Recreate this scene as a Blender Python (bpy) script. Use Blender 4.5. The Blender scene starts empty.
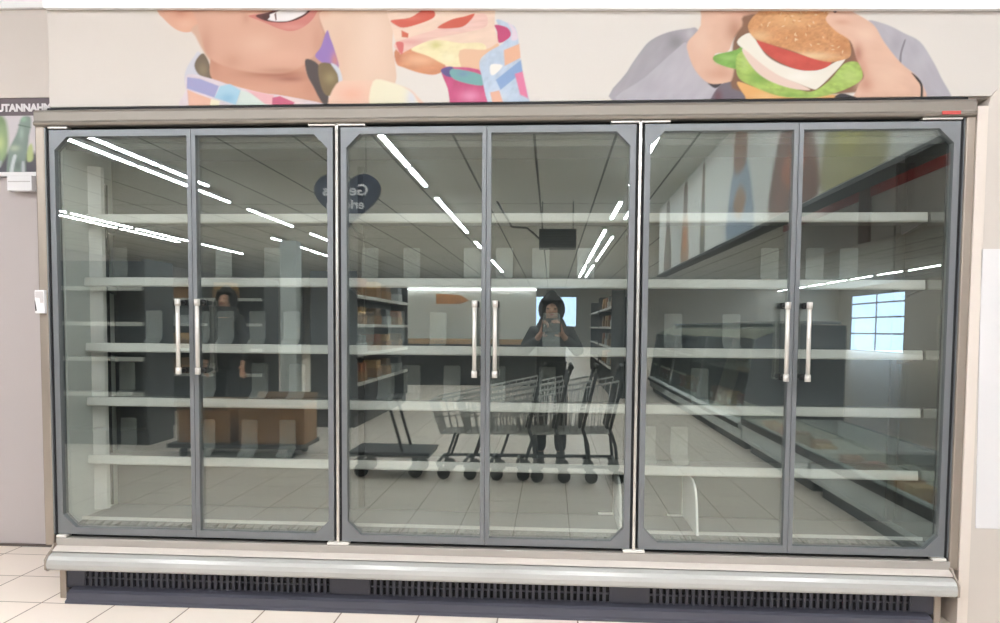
import bpy, bmesh, math, random
import numpy as np
from mathutils import Vector, Matrix
random.seed(7)
SC = bpy.context.scene
COL = SC.collection
PI = math.pi

# ------------------------------------------------------------------ materials
def lin(c):
    c = np.asarray(c, float) / 255.0
    return np.where(c <= 0.04045, c / 12.92, ((c + 0.055) / 1.055) ** 2.4)

def nodes(name):
    m = bpy.data.materials.new(name)
    m.use_nodes = True
    nt = m.node_tree
    return m, nt, nt.nodes['Principled BSDF']

def mat(name, rgb, rough=0.5, metal=0.0, noise=0.0, scale=8.0, bump=0.0, stretch=(1, 1, 1), spec=0.5):
    """plain surface with a faint procedural unevenness"""
    m, nt, b = nodes(name)
    c = tuple(float(v) for v in lin(rgb)) + (1,)
    b.inputs['Base Color'].default_value = c
    b.inputs['Roughness'].default_value = rough
    b.inputs['Metallic'].default_value = metal
    b.inputs['Specular IOR Level'].default_value = spec
    if noise or bump:
        tc = nt.nodes.new('ShaderNodeTexCoord'); mp = nt.nodes.new('ShaderNodeMapping')
        mp.inputs['Scale'].default_value = stretch
        nz = nt.nodes.new('ShaderNodeTexNoise'); nz.inputs['Scale'].default_value = scale
        nz.inputs['Detail'].default_value = 3
        nt.links.new(tc.outputs['Object'], mp.inputs['Vector']); nt.links.new(mp.outputs['Vector'], nz.inputs['Vector'])
        if noise:
            mx = nt.nodes.new('ShaderNodeMix'); mx.data_type = 'RGBA'
            mx.inputs[6].default_value = tuple(v * (1 - noise) for v in c[:3]) + (1,)
            mx.inputs[7].default_value = tuple(min(1, v * (1 + noise)) for v in c[:3]) + (1,)
            nt.links.new(nz.outputs['Fac'], mx.inputs[0]); nt.links.new(mx.outputs[2], b.inputs['Base Color'])
        if bump:
            bp = nt.nodes.new('ShaderNodeBump'); bp.inputs['Strength'].default_value = bump
            bp.inputs['Distance'].default_value = 0.01
            nt.links.new(nz.outputs['Fac'], bp.inputs['Height']); nt.links.new(bp.outputs['Normal'], b.inputs['Normal'])
    return m

def emit(name, rgb, strength):
    m, nt, b = nodes(name)
    c = tuple(float(v) for v in lin(rgb)) + (1,)
    b.inputs['Base Color'].default_value = c
    b.inputs['Emission Color'].default_value = c
    b.inputs['Emission Strength'].default_value = strength
    return m

def glass_mat(name, tint, refl, rough=0.0, body=0.0, body_rgb=(200, 205, 200), wave=0.0):
    """sheet glass: tinted see-through with a mirror share that rises towards grazing angles"""
    m = bpy.data.materials.new(name); m.use_nodes = True
    nt = m.node_tree; nt.nodes.clear(); N = nt.nodes.new; L = nt.links.new
    out = N('ShaderNodeOutputMaterial'); tr = N('ShaderNodeBsdfTransparent'); gl = N('ShaderNodeBsdfGlossy')
    tr.inputs['Color'].default_value = tuple(tint) + (1,)
    gl.inputs['Color'].default_value = (0.92, 1.0, 0.96, 1); gl.inputs['Roughness'].default_value = rough
    lw = N('ShaderNodeLayerWeight'); lw.inputs['Blend'].default_value = 0.5
    pw = N('ShaderNodeMath'); pw.operation = 'POWER'; pw.inputs[1].default_value = 5
    ma = N('ShaderNodeMath'); ma.operation = 'MULTIPLY_ADD'; ma.inputs[1].default_value = 1 - refl; ma.inputs[2].default_value = refl
    L(lw.outputs['Facing'], pw.inputs[0]); L(pw.outputs[0], ma.inputs[0])
    mx = N('ShaderNodeMixShader'); L(ma.outputs[0], mx.inputs[0])
    if wave:
        tc = N('ShaderNodeTexCoord'); nz = N('ShaderNodeTexNoise'); nz.inputs['Scale'].default_value = 2.2
        nz.inputs['Detail'].default_value = 1
        bp = N('ShaderNodeBump'); bp.inputs['Strength'].default_value = wave; bp.inputs['Distance'].default_value = 0.01
        L(tc.outputs['Object'], nz.inputs['Vector']); L(nz.outputs['Fac'], bp.inputs['Height']); L(bp.outputs['Normal'], gl.inputs['Normal'])
    first = tr.outputs[0]
    if body:
        df = N('ShaderNodeBsdfDiffuse'); df.inputs['Color'].default_value = tuple(float(v) for v in lin(body_rgb)) + (1,)
        m2 = N('ShaderNodeMixShader'); m2.inputs[0].default_value = body
        L(tr.outputs[0], m2.inputs[1]); L(df.outputs[0], m2.inputs[2]); first = m2.outputs[0]
    L(first, mx.inputs[1]); L(gl.outputs[0], mx.inputs[2]); L(mx.outputs[0], out.inputs['Surface'])
    return m

def print_mat(name, rough=0.45):
    """printed sheet: the ink colours are stored on the sheet's own mesh"""
    m, nt, b = nodes(name)
    at = nt.nodes.new('ShaderNodeVertexColor'); at.layer_name = 'ink'
    nt.links.new(at.outputs['Color'], b.inputs['Base Color']); b.inputs['Roughness'].default_value = rough
    b.inputs['Specular IOR Level'].default_value = 0.2
    return m

def tile_mat(name, rgb, joint, size, mortar, off=(0, 0), rough=0.3, bump=0.2, var=0.06):
    m, nt, b = nodes(name); N = nt.nodes.new; L = nt.links.new
    tc = N('ShaderNodeTexCoord'); mp = N('ShaderNodeMapping'); mp.inputs['Location'].default_value = (off[0], off[1], 0)
    br = N('ShaderNodeTexBrick'); br.offset = 0.0; br.squash = 1.0
    br.inputs['Scale'].default_value = 1.0; br.inputs['Brick Width'].default_value = size[0]; br.inputs['Row Height'].default_value = size[1]
    br.inputs['Mortar Size'].default_value = mortar; br.inputs['Mortar Smooth'].default_value = 0.2
    c = lin(rgb)
    br.inputs['Color1'].default_value = tuple(float(v) for v in c * (1 - var)) + (1,)
    br.inputs['Color2'].default_value = tuple(float(min(1, v)) for v in c * (1 + var)) + (1,)
    br.inputs['Mortar'].default_value = tuple(float(v) for v in lin(joint)) + (1,)
    L(tc.outputs['Object'], mp.inputs['Vector']); L(mp.outputs['Vector'], br.inputs['Vector'])
    nz = N('ShaderNodeTexNoise'); nz.inputs['Scale'].default_value = 3.0; nz.inputs['Detail'].default_value = 4
    L(tc.outputs['Object'], nz.inputs['Vector'])
    mx = N('ShaderNodeMix'); mx.data_type = 'RGBA'; mx.blend_type = 'MULTIPLY'; mx.inputs[0].default_value = 0.04
    L(br.outputs['Color'], mx.inputs[6]); L(nz.outputs['Color'], mx.inputs[7]); L(mx.outputs[2], b.inputs['Base Color'])
    b.inputs['Roughness'].default_value = rough
    bp = N('ShaderNodeBump'); bp.inputs['Strength'].default_value = bump; bp.inputs['Distance'].default_value = 0.002; bp.invert = True
    L(br.outputs['Fac'], bp.inputs['Height']); L(bp.outputs['Normal'], b.inputs['Normal'])
    return m

M = dict(
    steel=mat('champagne_steel', (158, 147, 136), 0.38, 0.55, 0.05, 30, 0, (1, 1, 30)),
    canopy=mat('canopy_steel', (134, 127, 119), 0.42, 0.5, 0.05, 30, 0, (1, 1, 30)),
    sill=mat('taupe_sill', (166, 160, 153), 0.38, 0.2, 0.03, 4),
    ledge=mat('lit_cream_ledge', (200, 191, 183), 0.4, 0.0, 0.03, 4),  # warm cream of its own, lightened as if lit from above
    bumper=mat('grey_bumper_plastic', (176, 175, 171), 0.25, 0.1, 0.03, 4),
    alu=mat('grey_anodised_aluminium', (114, 117, 120), 0.42, 0.4, 0.04, 10),
    alu_dark=mat('dark_anodised_aluminium', (82, 85, 89), 0.4, 0.4),
    chrome=mat('polished_chrome', (214, 212, 206), 0.2, 0.7),
    handle=mat('satin_handle_steel', (216, 212, 206), 0.3, 0.3),
    black=mat('black_rubber', (20, 20, 21), 0.6),
    gap=mat('dark_gasket', (28, 28, 30), 0.8),
    kick=mat('slate_grey_plastic', (66, 66, 76), 0.5, 0, 0.12, 5),
    kick_slot=mat('slot_black', (14, 14, 16), 0.8),
    white=mat('white_enamel', (226, 226, 220), 0.45, 0, 0.03, 6),
    liner=mat('pale_liner', (232, 236, 230), 0.5, 0, 0.04, 3),
    back=mat('grey_back_panel', (92, 96, 98), 0.55, 0, 0.08, 2),
    shelf=mat('grey_shelf_enamel', (120, 122, 120), 0.5, 0.1, 0.05, 6),
    rail=mat('white_price_rail', (214, 214, 207), 0.35, 0, 0.04, 5, 0, (0.4, 1, 1)),
    deck=mat('grey_deck_steel', (138, 141, 138), 0.45, 0.2, 0.05, 5),
    mirror=mat('polished_liner_steel', (150, 152, 150), 0.08, 0.9),
    hinge=mat('white_hinge_plastic', (228, 224, 216), 0.5),
    red=mat('red_badge', (176, 62, 56), 0.5),
    cream=mat('cream_wall_panel', (214, 205, 194), 0.6, 0, 0.02, 2),
    grey_wall=mat('mauve_grey_wall', (186, 177, 175), 0.6, 0, 0.03, 1.2),
    beige_panel=mat('warm_beige_panel', (216, 206, 198), 0.6, 0, 0.02, 1.5),
    board=mat('white_board', (236, 234, 234), 0.55),
    notice=mat('notice_white', (218, 215, 214), 0.55),
    board_grey=mat('pale_grey_board', (196, 190, 190), 0.6),
    sign=mat('sign_mauve', (104, 93, 98), 0.6),
    letters=mat('white_letters', (232, 228, 230), 0.6),
    trim=mat('white_trim', (250, 249, 249), 0.5),
    wire=mat('chrome_wire', (206, 206, 204), 0.3, 0.3),
    cart_black=mat('cart_black_plastic', (24, 25, 27), 0.5),
    cart_dark=mat('cart_dark_steel', (62, 63, 64), 0.4, 0.6),
    coat=mat('black_coat', (24, 23, 25), 0.8, 0, 0.1, 20),
    trousers=mat('dark_trousers', (30, 30, 34), 0.8),
    scarf=mat('dark_hood', (34, 32, 33), 0.85),
    skin=mat('skin', (200, 150, 122), 0.5),
    shoe=mat('dark_shoe', (28, 27, 27), 0.6),
    eye=mat('eye_dark', (40, 30, 26), 0.2),
    phone=mat('phone_black', (18, 18, 20), 0.2),
    cardboard=mat('brown_cardboard', (152, 116, 82), 0.8, 0, 0.08, 6),
    cardboard_dark=mat('dark_cardboard', (104, 78, 54), 0.8, 0, 0.08, 6),
    wood=mat('pale_wood', (176, 140, 100), 0.5, 0, 0.15, 6, 0, (1, 10, 10)),
    gondola=mat('charcoal_shelving', (74, 76, 78), 0.5, 0.2),
    grey_light=mat('light_grey_paint', (186, 190, 188), 0.5),
    chiller=mat('chiller_grey', (112, 116, 118), 0.4, 0.3),
    chiller_dark=mat('chiller_inside', (44, 46, 48), 0.5),
    brown=mat('brown_cladding', (122, 92, 78), 0.6, 0, 0.1, 2),
    navy=mat('navy_heart', (38, 44, 62), 0.5),
    heater=mat('dark_grey_unit', (72, 74, 74), 0.5),
    fascia_dark=mat('dark_fascia_underside', (48, 49, 51), 0.6),
    lamp_case=mat('white_lamp_housing', (232, 232, 230), 0.5),
    lamp=emit('lamp_light', (246, 250, 255), 76.0),
    daylight=emit('daylight_pane', (196, 220, 248), 4.2),
    floor=tile_mat('beige_floor_tiles', (252, 238, 225), (150, 124, 104), (0.33, 0.33), 0.0035, (0.04, 0.06), 0.34, 0.3, 0.03),
    ceiling=tile_mat('grey_ceiling_panels', (216, 216, 210), (78, 78, 78), (1.05, 6.0), 0.02, (0.2, 0.3), 0.8, 0.2, 0.03),
    glass=glass_mat('door_glass', (0.925, 0.94, 0.932), 0.16, 0.0, 0, wave=0.012),
    acrylic=glass_mat('clear_acrylic', (0.9, 0.92, 0.91), 0.05, 0.15, 0.26, (214, 216, 212)),
    counter_glass=glass_mat('counter_glass', (0.9, 0.93, 0.92), 0.05),
    ink=print_mat('printed_ink'),
)

# ------------------------------------------------------------------ mesh building
class MB:
    def __init__(self):
        self.v = []; self.f = []; self.mi = []; self.s = []
    def add(self, vs, fs, mi=0, smooth=False):
        o = len(self.v); self.v += [tuple(map(float, p)) for p in vs]
        for q in fs:
            self.f.append([o + i for i in q]); self.mi.append(mi); self.s.append(smooth)
        return self
    def box(self, x0, x1, y0, y1, z0, z1, mi=0):
        vs = [(x0, y0, z0), (x1, y0, z0), (x1, y1, z0), (x0, y1, z0), (x0, y0, z1), (x1, y0, z1), (x1, y1, z1), (x0, y1, z1)]
        return self.add(vs, [(0, 3, 2, 1), (4, 5, 6, 7), (0, 1, 5, 4), (1, 2, 6, 5), (2, 3, 7, 6), (3, 0, 4, 7)], mi)
    def bar(self, p, q, w, h, up=(0, 0, 1), mi=0):
        p = Vector(p); q = Vector(q); d = (q - p).normalized(); s = d.cross(Vector(up))
        if s.length < 1e-4: s = d.cross(Vector((1, 0, 0)))
        s.normalize(); u = s.cross(d); vs = []
        for e in (p, q):
            for a, b in ((-1, -1), (1, -1), (1, 1), (-1, 1)): vs.append(e + s * a * w / 2 + u * b * h / 2)
        return self.add(vs, [(0, 1, 2, 3), (7, 6, 5, 4), (0, 4, 5, 1), (1, 5, 6, 2), (2, 6, 7, 3), (3, 7, 4, 0)], mi)
    def prism(self, pts, axis, a, b, mi=0, smooth=False):
        """outline of (u, v) pairs swept along axis from a to b; u, v are the two other axes in xyz order"""
        def P(u, v, t): return {'x': (t, u, v), 'y': (u, t, v), 'z': (u, v, t)}[axis]
        n = len(pts); vs = [P(u, v, a) for u, v in pts] + [P(u, v, b) for u, v in pts]
        self.add(vs, [tuple(range(n)), tuple(range(2 * n - 1, n - 1, -1))], mi)
        return self.add(vs, [(i, i + n, (i + 1) % n + n, (i + 1) % n) for i in range(n)], mi, smooth)
    def cyl(self, p, q, r, n=14, r2=None, mi=0, cap=True):
        p = Vector(p); q = Vector(q); d = (q - p).normalized(); r2 = r if r2 is None else r2
        s = d.orthogonal().normalized(); u = d.cross(s)
        ring = lambda c, rr: [c + (s * math.cos(2 * PI * i / n) + u * math.sin(2 * PI * i / n)) * rr for i in range(n)]
        vs = ring(p, r) + ring(q, r2)
        self.add(vs, [(i, (i + 1) % n, (i + 1) % n + n, i + n) for i in range(n)], mi, True)
        if cap: self.add(vs, [tuple(range(n - 1, -1, -1)), tuple(range(n, 2 * n))], mi)
        return self
    def tube(self, pts, r, n=8, mi=0):
        for a, b in zip(pts[:-1], pts[1:]): self.cyl(a, b, r, n, mi=mi)
        return self
    def ball(self, c, rx, ry, rz, nu=16, nv=10, mi=0, keep=None):
        vs = []; fs = []
        for j in range(nv + 1):
            t = PI * j / nv
            for i in range(nu):
                a = 2 * PI * i / nu
                vs.append((c[0] + rx * math.sin(t) * math.cos(a), c[1] + ry * math.sin(t) * math.sin(a), c[2] + rz * math.cos(t)))
        for j in range(nv):
            for i in range(nu):
                q = (j * nu + i, (j + 1) * nu + i, (j + 1) * nu + (i + 1) % nu, j * nu + (i + 1) % nu)
                m = [sum(vs[k][x] for k in q) / 4 - c[x] for x in range(3)]
                if keep is None or keep(*m): fs.append(q)
        return self.add(vs, fs, mi, True)
    def rings(self, rr, mi=0, caps=True, n=20):
        """loft of (cx, cy, z, rx, ry)"""
        vs = []
        for cx, cy, z, rx, ry in rr:
            vs += [(cx + rx * math.cos(2 * PI * i / n), cy + ry * math.sin(2 * PI * i / n), z) for i in range(n)]
        fs = [(j * n + i, j * n + (i + 1) % n, (j + 1) * n + (i + 1) % n, (j + 1) * n + i) for j in range(len(rr) - 1) for i in range(n)]
        self.add(vs, fs, mi, True)
        if caps: self.add(vs, [tuple(range(n - 1, -1, -1)), tuple(range((len(rr) - 1) * n, len(rr) * n))], mi)
        return self
    def ring_frame(self, outer, inner, y0, y1, mi=0):
        """flat frame in the xz plane between two loops of equal length, y0 (front) to y1 (back)"""
        n = len(outer); vs = []
        for y in (y0, y1):
            vs += [(x, y, z) for x, z in outer] + [(x, y, z) for x, z in inner]
        fs = []
        for i in range(n):
            j = (i + 1) % n
            fs += [(i, j, n + j, n + i), (2 * n + i, 3 * n + i, 3 * n + j, 2 * n + j), (i, 2 * n + i, 2 * n + j, j), (n + i, n + j, 3 * n + j, 3 * n + i)]
        return self.add(vs, fs, mi)
    def build(self, name, m, parent=None, bevel=0.0, seg=2):
        me = bpy.data.meshes.new(name); me.from_pydata(self.v, [], self.f)
        ms = m if isinstance(m, (list, tuple)) else [m]
        for x in ms: me.materials.append(x)
        me.polygons.foreach_set('material_index', self.mi); me.polygons.foreach_set('use_smooth', self.s)
        bm = bmesh.new(); bm.from_mesh(me); bmesh.ops.remove_doubles(bm, verts=bm.verts, dist=1e-5)
        bmesh.ops.recalc_face_normals(bm, faces=bm.faces); bm.to_mesh(me); bm.free()
        o = bpy.data.objects.new(name, me); COL.objects.link(o)
        if bevel:
            b = o.modifiers.new('edge', 'BEVEL'); b.width = bevel; b.segments = seg; b.limit_method = 'ANGLE'; b.angle_limit = math.radians(40)
        if parent: o.parent = parent
        return o

def tag(o, label=None, cat=None, group=None, kind=None):
    if label: o['label'] = label
    if cat: o['category'] = cat
    if group: o['group'] = group
    if kind: o['kind'] = kind
    return o

def thing(name, label, cat, loc=(0, 0, 0), rz=0, group=None):
    o = bpy.data.objects.new(name, None); COL.objects.link(o); o.empty_display_size = 0.1
    o.location = loc; o.rotation_euler = (0, 0, rz)
    return tag(o, label, cat, group)

def copy_tree(o, parent=None):
    c = o.copy(); COL.objects.link(c); c.parent = parent
    for ch in list(o.children): copy_tree(ch, c)
    return c

def dup(o, loc, rz, label, group=None):
    c = copy_tree(o); c.location = loc; c.rotation_euler = (0, 0, rz); tag(c, label, None, group)
    return c

def struct(name, mb, m, bevel=0.0):
    o = mb.build(name, m, None, bevel); o['kind'] = 'structure'; return o

# ------------------------------------------------------------------ printed sheets (ink colour per vertex)
class Ink:
    def __init__(self, px, py, base):
        self.px = px; self.py = py; self.c = np.tile(lin(base), (len(px), 1))
    def mask(self, pts, soft, smooth):
        P = np.array(pts, float)
        if smooth:
            Q = []; n = len(P)
            for i in range(n):
                p0, p1, p2, p3 = P[i - 1], P[i], P[(i + 1) % n], P[(i + 2) % n]
                for t in (0, .25, .5, .75):
                    Q.append(.5 * ((2 * p1) + (p2 - p0) * t + (2 * p0 - 5 * p1 + 4 * p2 - p3) * t * t + (3 * p1 - p0 - 3 * p2 + p3) * t ** 3))
            P = np.array(Q)
        x0, y0 = P.min(0) - soft * 2; x1, y1 = P.max(0) + soft * 2
        idx = np.nonzero((self.px > x0) & (self.px < x1) & (self.py > y0) & (self.py < y1))[0]
        X = self.px[idx]; Y = self.py[idx]; ins = np.zeros(len(idx), bool); d2 = np.full(len(idx), 1e9)
        for a, b in zip(P, np.roll(P, -1, 0)):
            cr = (a[1] > Y) != (b[1] > Y)
            with np.errstate(divide='ignore', invalid='ignore'):
                xi = a[0] + (Y - a[1]) * (b[0] - a[0]) / (b[1] - a[1] if b[1] != a[1] else 1e-9)
            ins ^= cr & (X < xi)
            e = b - a; L = max(e @ e, 1e-9); t = np.clip(((X - a[0]) * e[0] + (Y - a[1]) * e[1]) / L, 0, 1)
            d2 = np.minimum(d2, (X - a[0] - t * e[0]) ** 2 + (Y - a[1] - t * e[1]) ** 2)
        sd = np.sqrt(d2) * np.where(ins, 1, -1)
        return idx, np.clip(.5 + sd / soft, 0, 1)
    def noise(self, x, y, seed):
        xi = np.floor(x).astype(int); yi = np.floor(y).astype(int); fx = x - xi; fy = y - yi
        fx = fx * fx * (3 - 2 * fx); fy = fy * fy * (3 - 2 * fy)
        h = lambda a, b: np.modf(np.abs(np.sin(a * 12.9898 + b * 78.233 + seed * 3.7) * 43758.5453))[0]
        return (h(xi, yi) * (1 - fx) + h(xi + 1, yi) * fx) * (1 - fy) + (h(xi, yi + 1) * (1 - fx) + h(xi + 1, yi + 1) * fx) * fy
    def poly(self, pts, rgb, soft=1.2, smooth=True, blobs=(), op=1.0, tex=None):
        idx, a = self.mask(pts, soft, smooth)
        col = np.tile(lin(rgb), (len(idx), 1))
        if tex:      # (grain x, grain y, strength, slant)
            X = self.px[idx] + self.py[idx] * tex[3]; Y = self.py[idx]
            n = .65 * self.noise(X / tex[0], Y / tex[1], 1) + .35 * self.noise(X / tex[0] * 2.3, Y / tex[1] * 2.3, 5) - .5
            col = col * (1 + n * 2 * tex[2])[:, None]
        for bx, by, rx, ry, brgb, k in blobs:
            w = np.exp(-(((self.px[idx] - bx) / rx) ** 2 + ((self.py[idx] - by) / ry) ** 2)) * k
            col = col * (1 - w[:, None]) + lin(brgb) * w[:, None]
        a = (a * op)[:, None]
        self.c[idx] = self.c[idx] * (1 - a) + col * a

def z5(pts, ox, s): return [(ox + x / s, y / s) for x, y in pts]

def sheet(name, n_u, n_v, pos, inkfn, base, thick, parent=None, gain=1.0):
    """pos(u, v) -> front surface points (arrays); thick = vector from front to back"""
    u, v = np.meshgrid(np.linspace(0, 1, n_u), np.linspace(0, 1, n_v)); u = u.ravel(); v = v.ravel()
    P = np.stack(pos(u, v), 1)
    ink = inkfn(u, v, P, base)
    ink.c = ink.c * 0.88 + ink.c.mean(1, keepdims=True) * 0.12      # slightly faded inks
    i = np.arange((n_u - 1) * (n_v - 1)); r = i // (n_u - 1); c = i % (n_u - 1); a = r * n_u + c
    quads = np.stack([a, a + 1, a + 1 + n_u, a + n_u], 1)
    rim = list(range(0, n_u)) + [k * n_u + n_u - 1 for k in range(1, n_v)] + [(n_v - 1) * n_u + k for k in range(n_u - 2, -1, -1)] + [k * n_u for k in range(n_v - 2, 0, -1)]
    nb = len(P); back = P[rim] + np.array(thick)
    V = np.vstack([P, back]); k = len(rim)
    side = [(rim[j], nb + j, nb + (j + 1) % k, rim[(j + 1) % k]) for j in range(k)]
    me = bpy.data.meshes.new(name)
    me.from_pydata(V.tolist(), [], quads.tolist() + side + [tuple(range(nb, nb + k))])
    at = me.color_attributes.new('ink', 'FLOAT_COLOR', 'POINT')
    cc = np.ones((len(V), 4), np.float32); cc[:nb, :3] = np.clip(ink.c * gain, 0, 1); cc[nb:, :3] = lin(base) * gain
    at.data.foreach_set('color', cc.ravel()); me.materials.append(M['ink'])
    o = bpy.data.objects.new(name, me); COL.objects.link(o)
    if parent: o.parent = parent
    return o

def design(Hm, x, z):
    w = Hm[2][0] * x + Hm[2][1] * z + Hm[2][2]
    return (Hm[0][0] * x + Hm[0][1] * z + Hm[0][2]) / w, (Hm[1][0] * x + Hm[1][1] * z + Hm[1][2]) / w

# ------------------------------------------------------------------ the room
HC = 3.68
struct('floor', MB().box(-14, 20, -46, 0.78, -0.1, 0), M['floor'])
struct('ceiling', MB().box(-14, 20, -46, 0.78, HC, HC + 0.1), M['ceiling'])
struct('wall_left', MB().box(-14.1, -14, -46, 0.78, 0, HC), M['grey_wall'])
struct('wall_right', MB().box(20, 20.1, -46, -44, 0, HC).box(20, 20.1, -37, 0.78, 0, HC).box(20, 20.1, -44, -37, 3.2, HC), M['cream'])
struct('wall_back', MB().box(-14, 0.4, -46.1, -46, 0, HC).box(3.75, 20, -46.1, -46, 0, HC).box(0.4, 3.75, -46.1, -46, 0, 1.25).box(0.4, 3.75, -46.1, -46, 3.2, HC), M['cream'])
struct('wall_front', MB().box(-14, 6, 0.75, 0.85, 0, HC), M['grey_wall'])
struct('baseboard_front', MB().box(-14, -0.07, 0.735, 0.75, 0, 0.012), mat('dark_skirting', (90, 80, 74), 0.6))
struct('wall_upper_left', MB().box(-6, -0.0, 0.715, 0.75, 2.383, HC), M['beige_panel'])
struct('wall_bulkhead', MB().box(0.0, 6.0, 0.03, 0.75, 2.122, HC), M['cream'])
struct('top_band_main', MB().prism([(0.0, 2.533), (4.0, 2.449), (6.0, 2.406), (6.0, 3.2), (0.0, 3.2)], 'y', -0.012, 0.028), M['trim'])  # white band along the view's top edge, built as sloped trim
struct('top_band_left', MB().box(-3.0, -0.0, 0.69, 0.714, 2.83, 3.3), M['trim'])  # left end of the same white band
# right of the case: cream post and rounded wall panel
struct('trim_2', MB().box(3.806, 3.846, -0.004, 0.5, 0, 2.085), mat('cream_post', (214, 203, 192), 0.55))
arc = [(3.846, 0), (6, 0), (6, 2.17), (3.94, 2.17)] + [(3.94 - 0.094 * math.sin(t), 2.076 + 0.094 * math.cos(t)) for t in np.linspace(0.2, PI / 2, 8)]
struct('wall_panel_right', MB().prism(arc, 'y', 0.0, 0.5), mat('stone_wall_panel', (196, 187, 178), 0.6, 0, 0.02, 1.5))
# windows of the store
def window(name, axis, at_, a0, a1, z0, z1, n):
    r = bpy.data.objects.new(name, None); COL.objects.link(r); r['kind'] = 'structure'
    f = MB(); g = MB()
    def bx(mb, p0, p1, q0, q1, d0, d1):
        if axis == 'y': mb.box(p0, p1, at_ + d0, at_ + d1, q0, q1)
        else: mb.box(at_ + d0, at_ + d1, p0, p1, q0, q1)
    for k in range(n + 1):
        p = a0 + (a1 - a0) * k / n; bx(f, p - .04, p + .04, z0, z1, -.06, .06)
    for q in [z0, z1] + ([1.0, 1.9, 2.7] if n > 1 else []): bx(f, a0, a1, q - .04, q + .04, -.06, .06)
    bx(g, a0, a1, z0, z1, -.01, .01)
    f.build('window_frame', M['grey_light'], r); g.build('window_pane', M['daylight'], r)
    return r
window('window_1', 'y', -46.05, 0.4, 3.75, 1.25, 3.2, 1)
window('window_2', 'x', 20.05, -44, -37, 0.0, 3.2, 2)

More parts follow.
